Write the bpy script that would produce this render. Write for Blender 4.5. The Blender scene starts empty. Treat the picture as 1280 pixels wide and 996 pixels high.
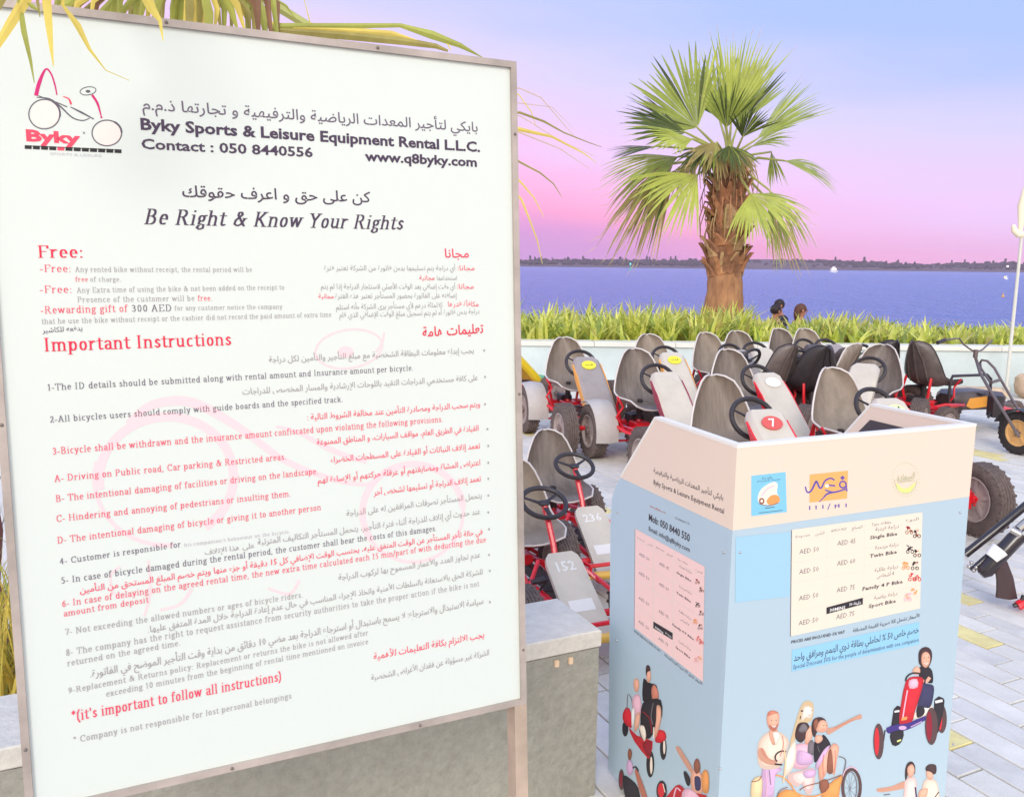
import bpy, bmesh, math, random
from math import sin, cos, pi, radians, sqrt, atan2
from mathutils import Vector as V, Matrix, noise
from mathutils.geometry import tessellate_polygon
random.seed(7)
C = bpy.context.scene.collection
SC = bpy.context.scene

# ------------------------------------------------------------------ camera
F = 1080.0; EYE = V((0, 0, 1.5)); PITCH = 0.15494; ROLL = 0.0119
_fw = V((0, cos(PITCH), -sin(PITCH))); _up = V((0, sin(PITCH), cos(PITCH))); _rt = V((1, 0, 0))
CR = cos(ROLL)*_rt + sin(ROLL)*_up; CU = -sin(ROLL)*_rt + cos(ROLL)*_up
cam_d = bpy.data.cameras.new('camera'); cam = bpy.data.objects.new('camera', cam_d); C.objects.link(cam)
cam_d.sensor_width = 36; cam_d.lens = F/1280*36; cam_d.clip_end = 6000; cam_d.clip_start = .05
M3 = Matrix((CR, CU, -_fw)).transposed()
cam.matrix_world = Matrix.Translation(EYE) @ M3.to_4x4()
SC.camera = cam

def ray(x, y): return _fw + (x-640)/F*CR + (498-y)/F*CU
def on_z(x, y, z):
    d = ray(x, y); return EYE + d*((z-EYE.z)/d.z)
def on_y(x, y, Y):
    d = ray(x, y); return EYE + d*(Y/d.y)

# ------------------------------------------------------------------ sky and sun
W = bpy.data.worlds.new('World'); SC.world = W; W.use_nodes = True
nt = W.node_tree; nt.nodes.clear()
def nn(t, typ, **k):
    n = t.nodes.new(typ)
    for a, b in k.items(): setattr(n, a, b)
    return n
out = nn(nt, 'ShaderNodeOutputWorld'); bg = nn(nt, 'ShaderNodeBackground'); nt.links.new(bg.outputs[0], out.inputs[0])
tc = nn(nt, 'ShaderNodeTexCoord'); sp = nn(nt, 'ShaderNodeSeparateXYZ'); nt.links.new(tc.outputs['Generated'], sp.inputs[0])
# evening sky: colour follows elevation, the pink belt rises a little towards the left of the sea
mx = nn(nt, 'ShaderNodeMath', operation='MULTIPLY_ADD'); nt.links.new(sp.outputs['X'], mx.inputs[0]); mx.inputs[1].default_value = .20
nt.links.new(sp.outputs['Z'], mx.inputs[2])
nz = nn(nt, 'ShaderNodeTexNoise'); nz.inputs['Scale'].default_value = 2.2; nz.inputs['Detail'].default_value = 3
mp = nn(nt, 'ShaderNodeMapping'); mp.inputs['Scale'].default_value = (1, 1, 7); mp.inputs['Rotation'].default_value = (0, .12, 0)
nt.links.new(tc.outputs['Generated'], mp.inputs[0]); nt.links.new(mp.outputs[0], nz.inputs['Vector'])
m2 = nn(nt, 'ShaderNodeMath', operation='MULTIPLY_ADD'); nt.links.new(nz.outputs[0], m2.inputs[0]); m2.inputs[1].default_value = .11
m3 = nn(nt, 'ShaderNodeMath', operation='ADD'); nt.links.new(mx.outputs[0], m3.inputs[0]); m3.inputs[1].default_value = -.055
nt.links.new(m3.outputs[0], m2.inputs[2])
mr = nn(nt, 'ShaderNodeMapRange'); nt.links.new(m2.outputs[0], mr.inputs[0]); mr.inputs[1].default_value = -.04; mr.inputs[2].default_value = 1.0
rp = nn(nt, 'ShaderNodeValToRGB'); nt.links.new(mr.outputs[0], rp.inputs[0])
def s2l(c): return c/12.92 if c <= .04045 else ((c+.055)/1.055)**2.4
def rgb(r, g, b): return (s2l(r/255), s2l(g/255), s2l(b/255), 1)
stops = [(-.06, (196, 150, 216)), (.012, (216, 152, 212)), (.05, (246, 164, 208)), (.09, (242, 182, 226)), (.135, (232, 198, 242)), (.20, (212, 204, 248)),
         (.29, (170, 190, 248)), (.40, (160, 186, 250)), (.70, (168, 190, 246)), (1.0, (176, 194, 242))]
el = rp.color_ramp.elements
while len(el) < len(stops): el.new(.5)
for e, (p, c) in zip(el, stops): e.position = (p+.06)/1.06; e.color = rgb(*c)
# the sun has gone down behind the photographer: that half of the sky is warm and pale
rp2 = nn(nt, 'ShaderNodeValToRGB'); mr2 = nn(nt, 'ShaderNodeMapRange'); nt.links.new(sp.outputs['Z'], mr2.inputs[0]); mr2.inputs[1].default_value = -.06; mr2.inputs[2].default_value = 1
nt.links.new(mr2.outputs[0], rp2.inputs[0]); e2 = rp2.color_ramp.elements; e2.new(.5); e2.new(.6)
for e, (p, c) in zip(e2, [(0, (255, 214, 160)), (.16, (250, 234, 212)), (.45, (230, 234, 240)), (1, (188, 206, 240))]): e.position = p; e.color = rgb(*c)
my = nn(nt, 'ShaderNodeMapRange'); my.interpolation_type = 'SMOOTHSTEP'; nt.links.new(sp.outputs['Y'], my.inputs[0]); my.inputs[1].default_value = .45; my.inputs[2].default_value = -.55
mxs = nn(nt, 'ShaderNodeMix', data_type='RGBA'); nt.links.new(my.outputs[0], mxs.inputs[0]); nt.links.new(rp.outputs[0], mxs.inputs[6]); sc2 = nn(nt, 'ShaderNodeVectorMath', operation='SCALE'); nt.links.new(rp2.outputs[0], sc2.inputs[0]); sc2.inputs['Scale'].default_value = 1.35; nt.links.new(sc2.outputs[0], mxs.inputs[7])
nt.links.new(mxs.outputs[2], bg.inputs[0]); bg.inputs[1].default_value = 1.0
sd = bpy.data.lights.new('sun', 'SUN'); sun = bpy.data.objects.new('sun', sd); C.objects.link(sun)
sd.energy = 1.5; sd.angle = radians(22); sd.color = (1, .92, .84)
sun.rotation_euler = V((-.12, -.90, .55)).to_track_quat('Z', 'Y').to_euler()
SC.view_settings.view_transform = 'Standard'; SC.view_settings.look = 'None'; SC.view_settings.exposure = 0.27; SC.view_settings.gamma = 1

# ------------------------------------------------------------------ materials
MATS = {}
def mat(name, col, rough=.6, metal=0, noise_amt=0, scale=20, bump=0, bscale=60, spec=.5, emit=0, wear=0, stretch=None, col2=None, sheen=0, coat=0, trans=0):
    if name in MATS: return MATS[name]
    m = bpy.data.materials.new(name); m.use_nodes = True; t = m.node_tree; b = t.nodes['Principled BSDF']
    c = rgb(*col) if max(col) > 1 else (*col, 1)
    b.inputs['Base Color'].default_value = c; b.inputs['Roughness'].default_value = rough; b.inputs['Metallic'].default_value = metal
    b.inputs['Specular IOR Level'].default_value = spec
    if coat: b.inputs['Coat Weight'].default_value = coat; b.inputs['Coat Roughness'].default_value = .15
    if emit: b.inputs['Emission Color'].default_value = c; b.inputs['Emission Strength'].default_value = emit
    if noise_amt or bump:
        g = nn(t, 'ShaderNodeTexCoord'); mpp = nn(t, 'ShaderNodeMapping'); t.links.new(g.outputs['Object'], mpp.inputs[0])
        if stretch: mpp.inputs['Scale'].default_value = stretch
    if noise_amt:
        n = nn(t, 'ShaderNodeTexNoise'); n.inputs['Scale'].default_value = scale; n.inputs['Detail'].default_value = 5; n.inputs['Roughness'].default_value = .62
        t.links.new(mpp.outputs[0], n.inputs['Vector'])
        r = nn(t, 'ShaderNodeMapRange'); t.links.new(n.outputs[0], r.inputs[0]); r.inputs[1].default_value = .3; r.inputs[2].default_value = .7
        mixn = nn(t, 'ShaderNodeMix', data_type='RGBA'); t.links.new(r.outputs[0], mixn.inputs[0])
        if col2: c2 = rgb(*col2) if max(col2) > 1 else (*col2, 1); c1 = c
        else: c1 = tuple(x*(1-noise_amt) for x in c[:3])+(1,); c2 = tuple(min(1, x*(1+noise_amt)) for x in c[:3])+(1,)
        mixn.inputs[6].default_value = c1; mixn.inputs[7].default_value = c2
        t.links.new(mixn.outputs[2], b.inputs['Base Color'])
    if bump:
        n2 = nn(t, 'ShaderNodeTexNoise'); n2.inputs['Scale'].default_value = bscale; n2.inputs['Detail'].default_value = 4
        t.links.new(mpp.outputs[0], n2.inputs['Vector'])
        bp = nn(t, 'ShaderNodeBump'); bp.inputs['Strength'].default_value = bump; bp.inputs['Distance'].default_value = .01
        t.links.new(n2.outputs[0], bp.inputs['Height']); t.links.new(bp.outputs[0], b.inputs['Normal'])
    if wear:  # soft traffic stains laid out over the whole surface
        ge = nn(t, 'ShaderNodeNewGeometry'); w1 = nn(t, 'ShaderNodeTexNoise'); w1.inputs['Scale'].default_value = 1.1; w1.inputs['Detail'].default_value = 7; w1.inputs['Roughness'].default_value = .7; t.links.new(ge.outputs['Position'], w1.inputs['Vector'])
        wr = nn(t, 'ShaderNodeMapRange'); t.links.new(w1.outputs[0], wr.inputs[0]); wr.inputs[1].default_value = .35; wr.inputs[2].default_value = .65; wr.inputs[3].default_value = 1-wear; wr.inputs[4].default_value = 1
        src = b.inputs['Base Color'].links[0].from_socket if b.inputs['Base Color'].links else None
        vm = nn(t, 'ShaderNodeVectorMath', operation='SCALE')
        if src: t.links.new(src, vm.inputs[0])
        else: vm.inputs[0].default_value = c[:3]
        t.links.new(wr.outputs[0], vm.inputs['Scale']); t.links.new(vm.outputs[0], b.inputs['Base Color'])
    if trans: # thin leaf: some light passes through
        ad = nn(t, 'ShaderNodeMixShader'); tr = nn(t, 'ShaderNodeBsdfTranslucent'); o = t.nodes['Material Output']
        src = b.inputs['Base Color'].links[0].from_socket if b.inputs['Base Color'].links else None
        if src: t.links.new(src, tr.inputs[0])
        else: tr.inputs[0].default_value = c
        ad.inputs[0].default_value = trans; t.links.new(b.outputs[0], ad.inputs[1]); t.links.new(tr.outputs[0], ad.inputs[2]); t.links.new(ad.outputs[0], o.inputs[0])
    MATS[name] = m; return m

# ------------------------------------------------------------------ mesh helpers
class MB:
    def __init__(s): s.v = []; s.f = []; s.mi = []; s.mats = []
    def m(s, mt):
        if mt not in s.mats: s.mats.append(mt)
        return s.mats.index(mt)
    def add(s, vs, fs, mt=None):
        b = len(s.v); s.v += [tuple(x) for x in vs]; k = s.m(mt) if mt else 0
        for f in fs: s.f.append(tuple(b+i for i in f)); s.mi.append(k)
    def box(s, lo, hi, mt=None, M=None, bev=0):
        x0, y0, z0 = lo; x1, y1, z1 = hi
        if bev:
            c = [(x0+x1)/2, (y0+y1)/2]; vs = []
            for z, q in ((z0, bev), (z0+bev, 0), (z1-bev, 0), (z1, bev)):
                vs += [(x0+q, y0+q, z), (x1-q, y0+q, z), (x1-q, y1-q, z), (x0+q, y1-q, z)]
            fs = [(3, 2, 1, 0), (12, 13, 14, 15)]
            for r in range(3):
                for i in range(4): j = (i+1) % 4; fs.append((r*4+i, r*4+j, r*4+4+j, r*4+4+i))
        else:
            vs = [(x0, y0, z0), (x1, y0, z0), (x1, y1, z0), (x0, y1, z0), (x0, y0, z1), (x1, y0, z1), (x1, y1, z1), (x0, y1, z1)]
            fs = [(3, 2, 1, 0), (4, 5, 6, 7), (0, 1, 5, 4), (1, 2, 6, 5), (2, 3, 7, 6), (3, 0, 4, 7)]
        if M: vs = [M @ V(x) for x in vs]
        s.add(vs, fs, mt); return s
    def tube(s, pts, r, n=8, mt=None, closed=False, flat=1.0):
        pts = [V(p) for p in pts]; N = len(pts); rs = r if isinstance(r, (list, tuple)) else [r]*N
        vs = []; ref = None
        for i, p in enumerate(pts):
            if closed: d = pts[(i+1) % N]-pts[i-1]
            else: d = pts[min(i+1, N-1)]-pts[max(i-1, 0)]
            d.normalize()
            if ref is None: ref = V((0, 0, 1)) if abs(d.z) < .9 else V((1, 0, 0))
            a = d.cross(ref)
            if a.length < 1e-4: a = d.orthogonal()
            a.normalize(); b = a.cross(d).normalized(); ref = b
            for k in range(n):
                t = 2*pi*k/n; vs.append(p+(a*cos(t)+b*sin(t)*flat)*rs[i])
        fs = []
        for i in range(N if closed else N-1):
            j = (i+1) % N
            for k in range(n): l = (k+1) % n; fs.append((i*n+k, i*n+l, j*n+l, j*n+k))
        if not closed: fs += [tuple(range(n-1, -1, -1)), tuple((N-1)*n+k for k in range(n))]
        s.add(vs, fs, mt); return s
    def lathe(s, prof, M, n=20, mt=None, closed=False):   # prof: (radius, axial); axis local X
        vs = []
        for r, a in prof:
            for k in range(n): t = 2*pi*k/n; vs.append(M @ V((a, r*cos(t), r*sin(t))))
        fs = []; N = len(prof)
        for i in range(N if closed else N-1):
            j = (i+1) % N
            for k in range(n): l = (k+1) % n; fs.append((i*n+k, i*n+l, j*n+l, j*n+k))
        s.add(vs, fs, mt); return s
    def loft(s, rings, mt=None, cap=True):
        n = len(rings[0]); vs = [p for r in rings for p in r]; fs = []
        for i in range(len(rings)-1):
            for k in range(n): l = (k+1) % n; fs.append((i*n+k, i*n+l, (i+1)*n+l, (i+1)*n+k))
        if cap: fs += [tuple(range(n-1, -1, -1)), tuple((len(rings)-1)*n+k for k in range(n))]
        s.add(vs, fs, mt); return s
    def ball(s, c, r, mt=None, nu=12, nv=8, M=None):
        r = r if isinstance(r, (tuple, list)) else (r, r, r); vs = []; fs = []
        for i in range(nv+1):
            a = pi*i/nv
            for k in range(nu): t = 2*pi*k/nu; p = V((r[0]*sin(a)*cos(t), r[1]*sin(a)*sin(t), r[2]*cos(a))); vs.append(V(c)+(M @ p if M else p))
        for i in range(nv):
            for k in range(nu): l = (k+1) % nu; fs.append((i*nu+k, (i+1)*nu+k, (i+1)*nu+l, i*nu+l))
        s.add(vs, fs, mt); return s
    def mesh(s, name, mt=None, smooth=True, origin=None):
        me = bpy.data.meshes.new(name); vs = s.v
        if origin is not None: vs = [(x-origin[0], y-origin[1], z-origin[2]) for x, y, z in vs]
        me.from_pydata(vs, [], s.f)
        ms = s.mats if s.mats else [mt]
        for q in ms: me.materials.append(q)
        if len(ms) > 1: me.polygons.foreach_set('material_index', s.mi)
        if smooth:
            me.polygons.foreach_set('use_smooth', [True]*len(me.polygons))
            me.set_sharp_from_angle(angle=radians(38))
        me.validate(); me.update(); return me
def obj(name, data, parent=None, **k):
    o = bpy.data.objects.new(name, data); C.objects.link(o)
    if parent: o.parent = parent
    for a, b in k.items():
        if b is not None: o[a] = b
    return o
def root(name, loc, label, cat, rz=0, group=None):
    o = obj(name, None, label=label, category=cat, group=group); o.location = loc; o.rotation_euler = (0, 0, rz)
    o.empty_display_size = .1; return o
def part(name, mb, mt, parent, smooth=True, world=True, **k):
    return obj(name, mb.mesh(name, mt, smooth, parent.location if (parent and world) else None), parent, **k)

# frame of the place: the sign, the counter, the bench and the paving all run along A
YAW = radians(25.6); A = V((cos(YAW), sin(YAW), 0)); B = V((-sin(YAW), cos(YAW), 0)); Z = V((0, 0, 1))

# ------------------------------------------------------------------ printing on flat faces
class Plane:
    def __init__(s, O, ax, up, n): s.O = V(O); s.a = V(ax).normalized(); s.u = V(up).normalized(); s.n = V(n).normalized(); s.k = 0
    def uv(s, x, y):
        d = ray(x, y); t = (s.O-EYE).dot(s.n)/d.dot(s.n); P = EYE+d*t-s.O
        return (P.dot(s.a), P.dot(s.u))
    def lift(s): s.k += 1; return .0003+s.k*.00001
    def P(s, a, u, h): return s.O+s.a*a+s.u*u+s.n*h
def fillpoly(mb, pl, uvs, mt, h=None):
    h = pl.lift() if h is None else h
    tr = tessellate_polygon([[V((a, b, 0)) for a, b in uvs]])
    mb.add([pl.P(a, b, h) for a, b in uvs], [tuple(t) for t in tr], mt)
def smoothpts(pts, n=4, closed=True):
    N = len(pts); o = []
    for i in range(N if closed else N-1):
        p0, p1, p2, p3 = (pts[(i-1) % N], pts[i], pts[(i+1) % N], pts[(i+2) % N]) if closed else (pts[max(i-1, 0)], pts[i], pts[i+1], pts[min(i+2, N-1)])
        for k in range(n):
            t = k/n
            o.append(tuple(.5*(2*p1[c]+(p2[c]-p0[c])*t+(2*p0[c]-5*p1[c]+4*p2[c]-p3[c])*t*t+(3*p1[c]-p0[c]-3*p2[c]+p3[c])*t**3) for c in (0, 1)))
    if not closed: o.append(tuple(pts[-1]))
    return o
SHADE = False
TONES = {}
def ink_tone(mt, k):        # a lighter or darker ink of a printed colour
    key = mt.name+'_%d' % round(k*100)
    if key not in MATS:
        c = mt.node_tree.nodes['Principled BSDF'].inputs['Base Color'].default_value; MATS[key] = mat(key, tuple(min(.97, max(.004, x*k)) for x in c[:3]), .5)
    return MATS[key]
def inside(p, poly):
    r = False; n = len(poly)
    for i in range(n):
        (x0, y0), (x1, y1) = poly[i], poly[(i+1) % n]
        if (y0 > p[1]) != (y1 > p[1]) and p[0] < (x1-x0)*(p[1]-y0)/(y1-y0)+x0: r = not r
    return r
def ppoly(mb, pl, px, mt, sm=0):
    if sm: px = smoothpts(px, sm)
    if SHADE and sm:    # printed photographs: three ink tones per patch instead of one
        n = len(px); cx = sum(p[0] for p in px)/n; cy = sum(p[1] for p in px)/n; w = max(p[0] for p in px)-min(p[0] for p in px); h = max(p[1] for p in px)-min(p[1] for p in px)
        fillpoly(mb, pl, [pl.uv(*p) for p in px], ink_tone(mt, .74))
        for sc_, k in ((.86, .88), (.70, 1.0), (.48, 1.12)):
            q = [(cx+(x-cx)*sc_+w*(1-sc_)*.16, cy+(y-cy)*sc_-h*(1-sc_)*.2) for x, y in px]
            if all(inside(p, px) for p in q): fillpoly(mb, pl, [pl.uv(*p) for p in q], ink_tone(mt, k))
        return
    fillpoly(mb, pl, [pl.uv(*p) for p in px], mt)
def pell(mb, pl, cx, cy, rx, ry, mt, rot=0, n=18):
    ppoly(mb, pl, [(cx+rx*cos(t)*cos(rot)-ry*sin(t)*sin(rot), cy+rx*cos(t)*sin(rot)+ry*sin(t)*cos(rot)) for t in [2*pi*i/n for i in range(n)]], mt)
def pline(mb, pl, px, w, mt, sm=0, closed=False):
    if sm: px = smoothpts(px, sm, closed)
    if closed: px = list(px)+[px[0]]
    h = pl.lift(); N = len(px); ws = w if isinstance(w, (list, tuple)) else [w]*N
    if len(ws) != N: ws = [ws[0]+(ws[-1]-ws[0])*i/(N-1) for i in range(N)] if len(ws) == 2 else [ws[min(int(i/(N-1)*(len(ws)-1)), len(ws)-2)]*(1-(i/(N-1)*(len(ws)-1)) % 1)+ws[min(int(i/(N-1)*(len(ws)-1))+1, len(ws)-1)]*((i/(N-1)*(len(ws)-1)) % 1) for i in range(N)]
    vs = []
    for i, p in enumerate(px):
        a = px[max(i-1, 0)]; b = px[min(i+1, N-1)]
        if closed and i in (0, N-1): a = px[N-2]; b = px[1]
        dx, dy = b[0]-a[0], b[1]-a[1]; L = sqrt(dx*dx+dy*dy) or 1
        for sgn in (1, -1):
            q = (p[0]-dy/L*ws[i]/2*sgn, p[1]+dx/L*ws[i]/2*sgn); u = pl.uv(*q); vs.append(pl.P(u[0], u[1], h))
    mb.add(vs, [(2*i, 2*i+1, 2*i+3, 2*i+2) for i in range(N-1)], mt)
def pring(mb, pl, cx, cy, rx, ry, w, mt, a0=0, a1=360, rot=0, n=40):
    ts = [radians(a0+(a1-a0)*i/n) for i in range(n+1)]
    pline(mb, pl, [(cx+rx*cos(t)*cos(rot)-ry*sin(t)*sin(rot), cy+rx*cos(t)*sin(rot)+ry*sin(t)*cos(rot)) for t in ts], w, mt)

# Arabic joining
_F = {}
for ch, code, n in [('ء', 0xFE80, 1), ('آ', 0xFE81, 2), ('أ', 0xFE83, 2), ('ؤ', 0xFE85, 2), ('إ', 0xFE87, 2), ('ئ', 0xFE89, 4), ('ا', 0xFE8D, 2), ('ب', 0xFE8F, 4), ('ة', 0xFE93, 2),
                    ('ت', 0xFE95, 4), ('ث', 0xFE99, 4), ('ج', 0xFE9D, 4), ('ح', 0xFEA1, 4), ('خ', 0xFEA5, 4), ('د', 0xFEA9, 2), ('ذ', 0xFEAB, 2), ('ر', 0xFEAD, 2), ('ز', 0xFEAF, 2),
                    ('س', 0xFEB1, 4), ('ش', 0xFEB5, 4), ('ص', 0xFEB9, 4), ('ض', 0xFEBD, 4), ('ط', 0xFEC1, 4), ('ظ', 0xFEC5, 4), ('ع', 0xFEC9, 4), ('غ', 0xFECD, 4), ('ف', 0xFED1, 4),
                    ('ق', 0xFED5, 4), ('ك', 0xFED9, 4), ('ل', 0xFEDD, 4), ('م', 0xFEE1, 4), ('ن', 0xFEE5, 4), ('ه', 0xFEE9, 4), ('و', 0xFEED, 2), ('ى', 0xFEEF, 2), ('ي', 0xFEF1, 4)]: _F[ch] = (code, n)
_LA = {'آ': 0xFEF5, 'أ': 0xFEF7, 'إ': 0xFEF9, 'ا': 0xFEFB}
def arabic(s):
    o = []; i = 0
    def joins_next(c): return c in _F and _F[c][1] == 4
    while i < len(s):
        c = s[i]; prev = i > 0 and joins_next(s[i-1]) and not (s[i-1] == 'ل' and False)
        if c == 'ل' and i+1 < len(s) and s[i+1] in _LA:
            o.append(chr(_LA[s[i+1]]+(1 if prev else 0))); i += 2; continue
        if c in _F:
            code, n = _F[c]; nxt = i+1 < len(s) and s[i+1] in _F and s[i+1] != 'ء' and n == 4
            if n == 1: k = 0
            elif prev and nxt: k = 3
            elif nxt: k = 2
            elif prev: k = 1
            else: k = 0
            o.append(chr(code+k))
        else: o.append(c)
        i += 1
    r = o[::-1]; res = []; num = []
    for c in r:      # digits keep their own order
        if c.isdigit(): num.insert(0, c)
        else: res += num; num = []; res.append({'(': ')', ')': '('}.get(c, c))
    return ''.join(res+num)

_txt = {}
def sans(s, bold=0.0, res=2):
    k = (s, bold, res)
    if k in _txt: return _txt[k]
    c = bpy.data.curves.new('t', 'FONT'); c.body = s; c.resolution_u = res; c.offset = bold; c.fill_mode = 'FRONT'
    o = bpy.data.objects.new('t', c); C.objects.link(o); dg = bpy.context.evaluated_depsgraph_get(); dg.update()
    me = bpy.data.meshes.new_from_object(o.evaluated_get(dg))
    r = ([(v.co.x, v.co.y) for v in me.vertices], [tuple(p.vertices) for p in me.polygons])
    bpy.data.objects.remove(o); bpy.data.curves.remove(c); bpy.data.meshes.remove(me); _txt[k] = r; return r

# a broad-nib serif alphabet for the bold roman print
XH = .46; CP = .68; NW = .145; NT = .035
def _arc(cx, cy, rx, ry, a0, a1, n=10): return [(cx+rx*cos(radians(a0+(a1-a0)*i/n)), cy+ry*sin(radians(a0+(a1-a0)*i/n))) for i in range(n+1)]
def _st(x, y0, y1, b=1, t=1):
    o = [[(x, y0), (x, y1)]]
    if b: o.append([(x-.06, y0), (x+.06, y0)])
    if t == 1: o.append([(x-.06, y1), (x+.06, y1)])
    if t == 'l': o.append([(x-.07, y1), (x, y1)])
    return o
def _glyphs():
    G = {}; o = lambda cx=.22, cy=XH/2, rx=.14, ry=XH/2: [_arc(cx, cy, rx, ry, 0, 360, 14)]
    G['o'] = (.46, o()); G['c'] = (.42, [_arc(.22, XH/2, .14, XH/2, 50, 310, 10)]); G['e'] = (.44, [_arc(.22, XH/2, .14, XH/2, 0, 310, 11), [(.1, .25), (.36, .25)]])
    G['b'] = (.5, [*_st(.1, 0, CP, 0, 'l'), *o(.24)]); G['d'] = (.5, [*_st(.38, 0, CP, 0, 'l'), [(.38, 0), (.46, 0)], *o(.24)])
    G['p'] = (.5, [*_st(.1, -.2, XH, 1, 'l'), *o(.26)]); G['q'] = (.5, [*_st(.38, -.2, XH, 1, 0), *o(.24)])
    G['a'] = (.44, [_arc(.2, .33, .13, .13, 160, 0, 6)+[(.33, .05), (.42, 0)], _arc(.2, .13, .12, .13, 60, 330, 8)])
    G['i'] = (.26, [*_st(.12, 0, XH, 1, 'l'), [(.12, .62), (.12, .66)]]); G['j'] = (.26, [[(.14, XH), (.14, -.1), (.03, -.19)], [(.14, .62), (.14, .66)]])
    G['l'] = (.26, _st(.12, 0, CP, 1, 'l')); G['t'] = (.32, [[(.14, .6), (.14, .07), (.2, 0), (.3, .05)], [(.03, XH), (.28, XH)]])
    G['f'] = (.32, [[(.12, 0), (.12, .55), (.2, .68), (.3, .62)], [(.02, XH), (.27, XH)], [(.05, 0), (.2, 0)]])
    G['n'] = (.52, [*_st(.1, 0, XH, 1, 'l'), _arc(.25, .3, .14, .16, 150, 0, 6)+[(.39, 0)], [(.33, 0), (.45, 0)]])
    G['h'] = (.52, [*_st(.1, 0, CP, 1, 'l'), _arc(.25, .3, .14, .16, 150, 0, 6)+[(.39, 0)], [(.33, 0), (.45, 0)]])
    G['m'] = (.78, [*_st(.1, 0, XH, 1, 'l'), _arc(.24, .3, .13, .16, 150, 0, 6)+[(.37, 0)], _arc(.51, .3, .13, .16, 150, 0, 6)+[(.64, 0)], [(.31, 0), (.43, 0)], [(.58, 0), (.7, 0)]])
    G['r'] = (.38, [*_st(.1, 0, XH, 1, 'l'), [(.14, .35), (.24, .46), (.32, .42)]]); G['u'] = (.52, [[(.1, XH), (.1, .12), (.2, 0), (.34, .08)], *_st(.38, 0, XH, 0, 'l'), [(.02, XH), (.1, XH)], [(.38, 0), (.46, 0)]])
    G['s'] = (.38, [[(.3, .38), (.2, .46), (.1, .36), (.15, .26), (.27, .2), (.31, .1), (.2, 0), (.07, .09)]])
    G['v'] = (.46, [[(.06, XH), (.21, .02)], [(.21, .02), (.36, XH)], [(.01, XH), (.13, XH)], [(.3, XH), (.42, XH)]])
    G['w'] = (.68, [[(.06, XH), (.19, .02), (.32, XH), (.45, .02), (.58, XH)], [(.01, XH), (.13, XH)], [(.52, XH), (.64, XH)]])
    G['y'] = (.46, [[(.06, XH), (.22, .02)], [(.37, XH), (.18, -.15), (.06, -.19)], [(.01, XH), (.13, XH)], [(.3, XH), (.43, XH)]])
    G['x'] = (.46, [[(.07, XH), (.36, 0)], [(.36, XH), (.07, 0)], [(.01, 0), (.12, 0)], [(.3, 0), (.43, 0)], [(.01, XH), (.13, XH)]])
    G['k'] = (.5, [*_st(.1, 0, CP, 1, 'l'), [(.16, .2), (.36, XH)], [(.22, .27), (.4, 0)], [(.34, 0), (.46, 0)], [(.3, XH), (.42, XH)]])
    G['z'] = (.42, [[(.06, XH), (.34, XH), (.07, 0), (.36, 0)]]); G['g'] = (.44, [*o(.2, .31, .12, .14), [(.12, .18), (.1, .06), (.34, .02), (.34, -.14), (.18, -.2), (.05, -.12), (.12, -.01)], [(.3, .42), (.4, .46)]])
    G['I'] = (.34, _st(.15, 0, CP)); G['T'] = (.6, [*_st(.29, 0, CP, 1, 0), [(.05, .52), (.05, CP), (.53, CP), (.53, .52)]])
    G['H'] = (.68, [*_st(.12, 0, CP), *_st(.53, 0, CP), [(.12, .35), (.53, .35)]]); G['L'] = (.56, [*_st(.14, 0, CP), [(.14, 0), (.5, 0), (.5, .16)]])
    G['E'] = (.58, [*_st(.14, 0, CP), [(.14, 0), (.5, 0), (.5, .15)], [(.14, CP), (.48, CP), (.48, .55)], [(.14, .35), (.38, .35)]]); G['F'] = (.54, [*_st(.14, 0, CP), [(.14, CP), (.48, CP), (.48, .54)], [(.14, .35), (.38, .35)]])
    G['P'] = (.56, [*_st(.14, 0, CP), [(.14, CP), (.3, CP)]+_arc(.3, .51, .15, .17, 90, -90, 8)+[(.14, .34)]]); G['B'] = (.6, [*_st(.14, 0, CP), [(.14, CP), (.28, CP)]+_arc(.28, .52, .14, .16, 90, -90, 8)+[(.14, .36)], _arc(.3, .18, .17, .18, 90, -90, 8)+[(.14, 0)]])
    G['R'] = (.66, [*_st(.14, 0, CP), [(.14, CP), (.3, CP)]+_arc(.3, .52, .15, .16, 90, -90, 8)+[(.14, .36)], [(.32, .35), (.52, 0)], [(.5, 0), (.62, 0)]])
    G['D'] = (.66, [*_st(.14, 0, CP), [(.14, CP), (.26, CP)]+_arc(.26, .34, .27, .34, 90, -90, 10)+[(.14, 0)]]); G['O'] = (.68, [_arc(.33, .34, .23, .34, 0, 360, 16)])
    G['C'] = (.62, [_arc(.34, .34, .24, .34, 45, 318, 12), [(.52, .68), (.52, .5)]]); G['N'] = (.68, [[(.12, 0), (.12, CP), (.52, .02), (.52, CP)], [(.05, 0), (.2, 0)], [(.45, CP), (.6, CP)], [(.04, CP), (.12, CP)]])
    G['M'] = (.82, [[(.12, 0), (.14, CP), (.4, .1), (.64, CP), (.66, 0)], [(.05, 0), (.2, 0)], [(.58, 0), (.74, 0)]]); G['A'] = (.62, [[(.08, 0), (.29, CP), (.5, 0)], [(.16, .24), (.42, .24)], [(.02, 0), (.16, 0)], [(.42, 0), (.58, 0)]])
    G['K'] = (.68, [*_st(.14, 0, CP), [(.2, .3), (.5, CP)], [(.26, .38), (.54, 0)], [(.46, 0), (.62, 0)], [(.42, CP), (.58, CP)]]); G['Y'] = (.6, [[(.08, CP), (.29, .34), (.5, CP)], [(.29, .34), (.29, 0)], [(.02, CP), (.15, CP)], [(.42, CP), (.57, CP)], [(.21, 0), (.37, 0)]])
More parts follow.
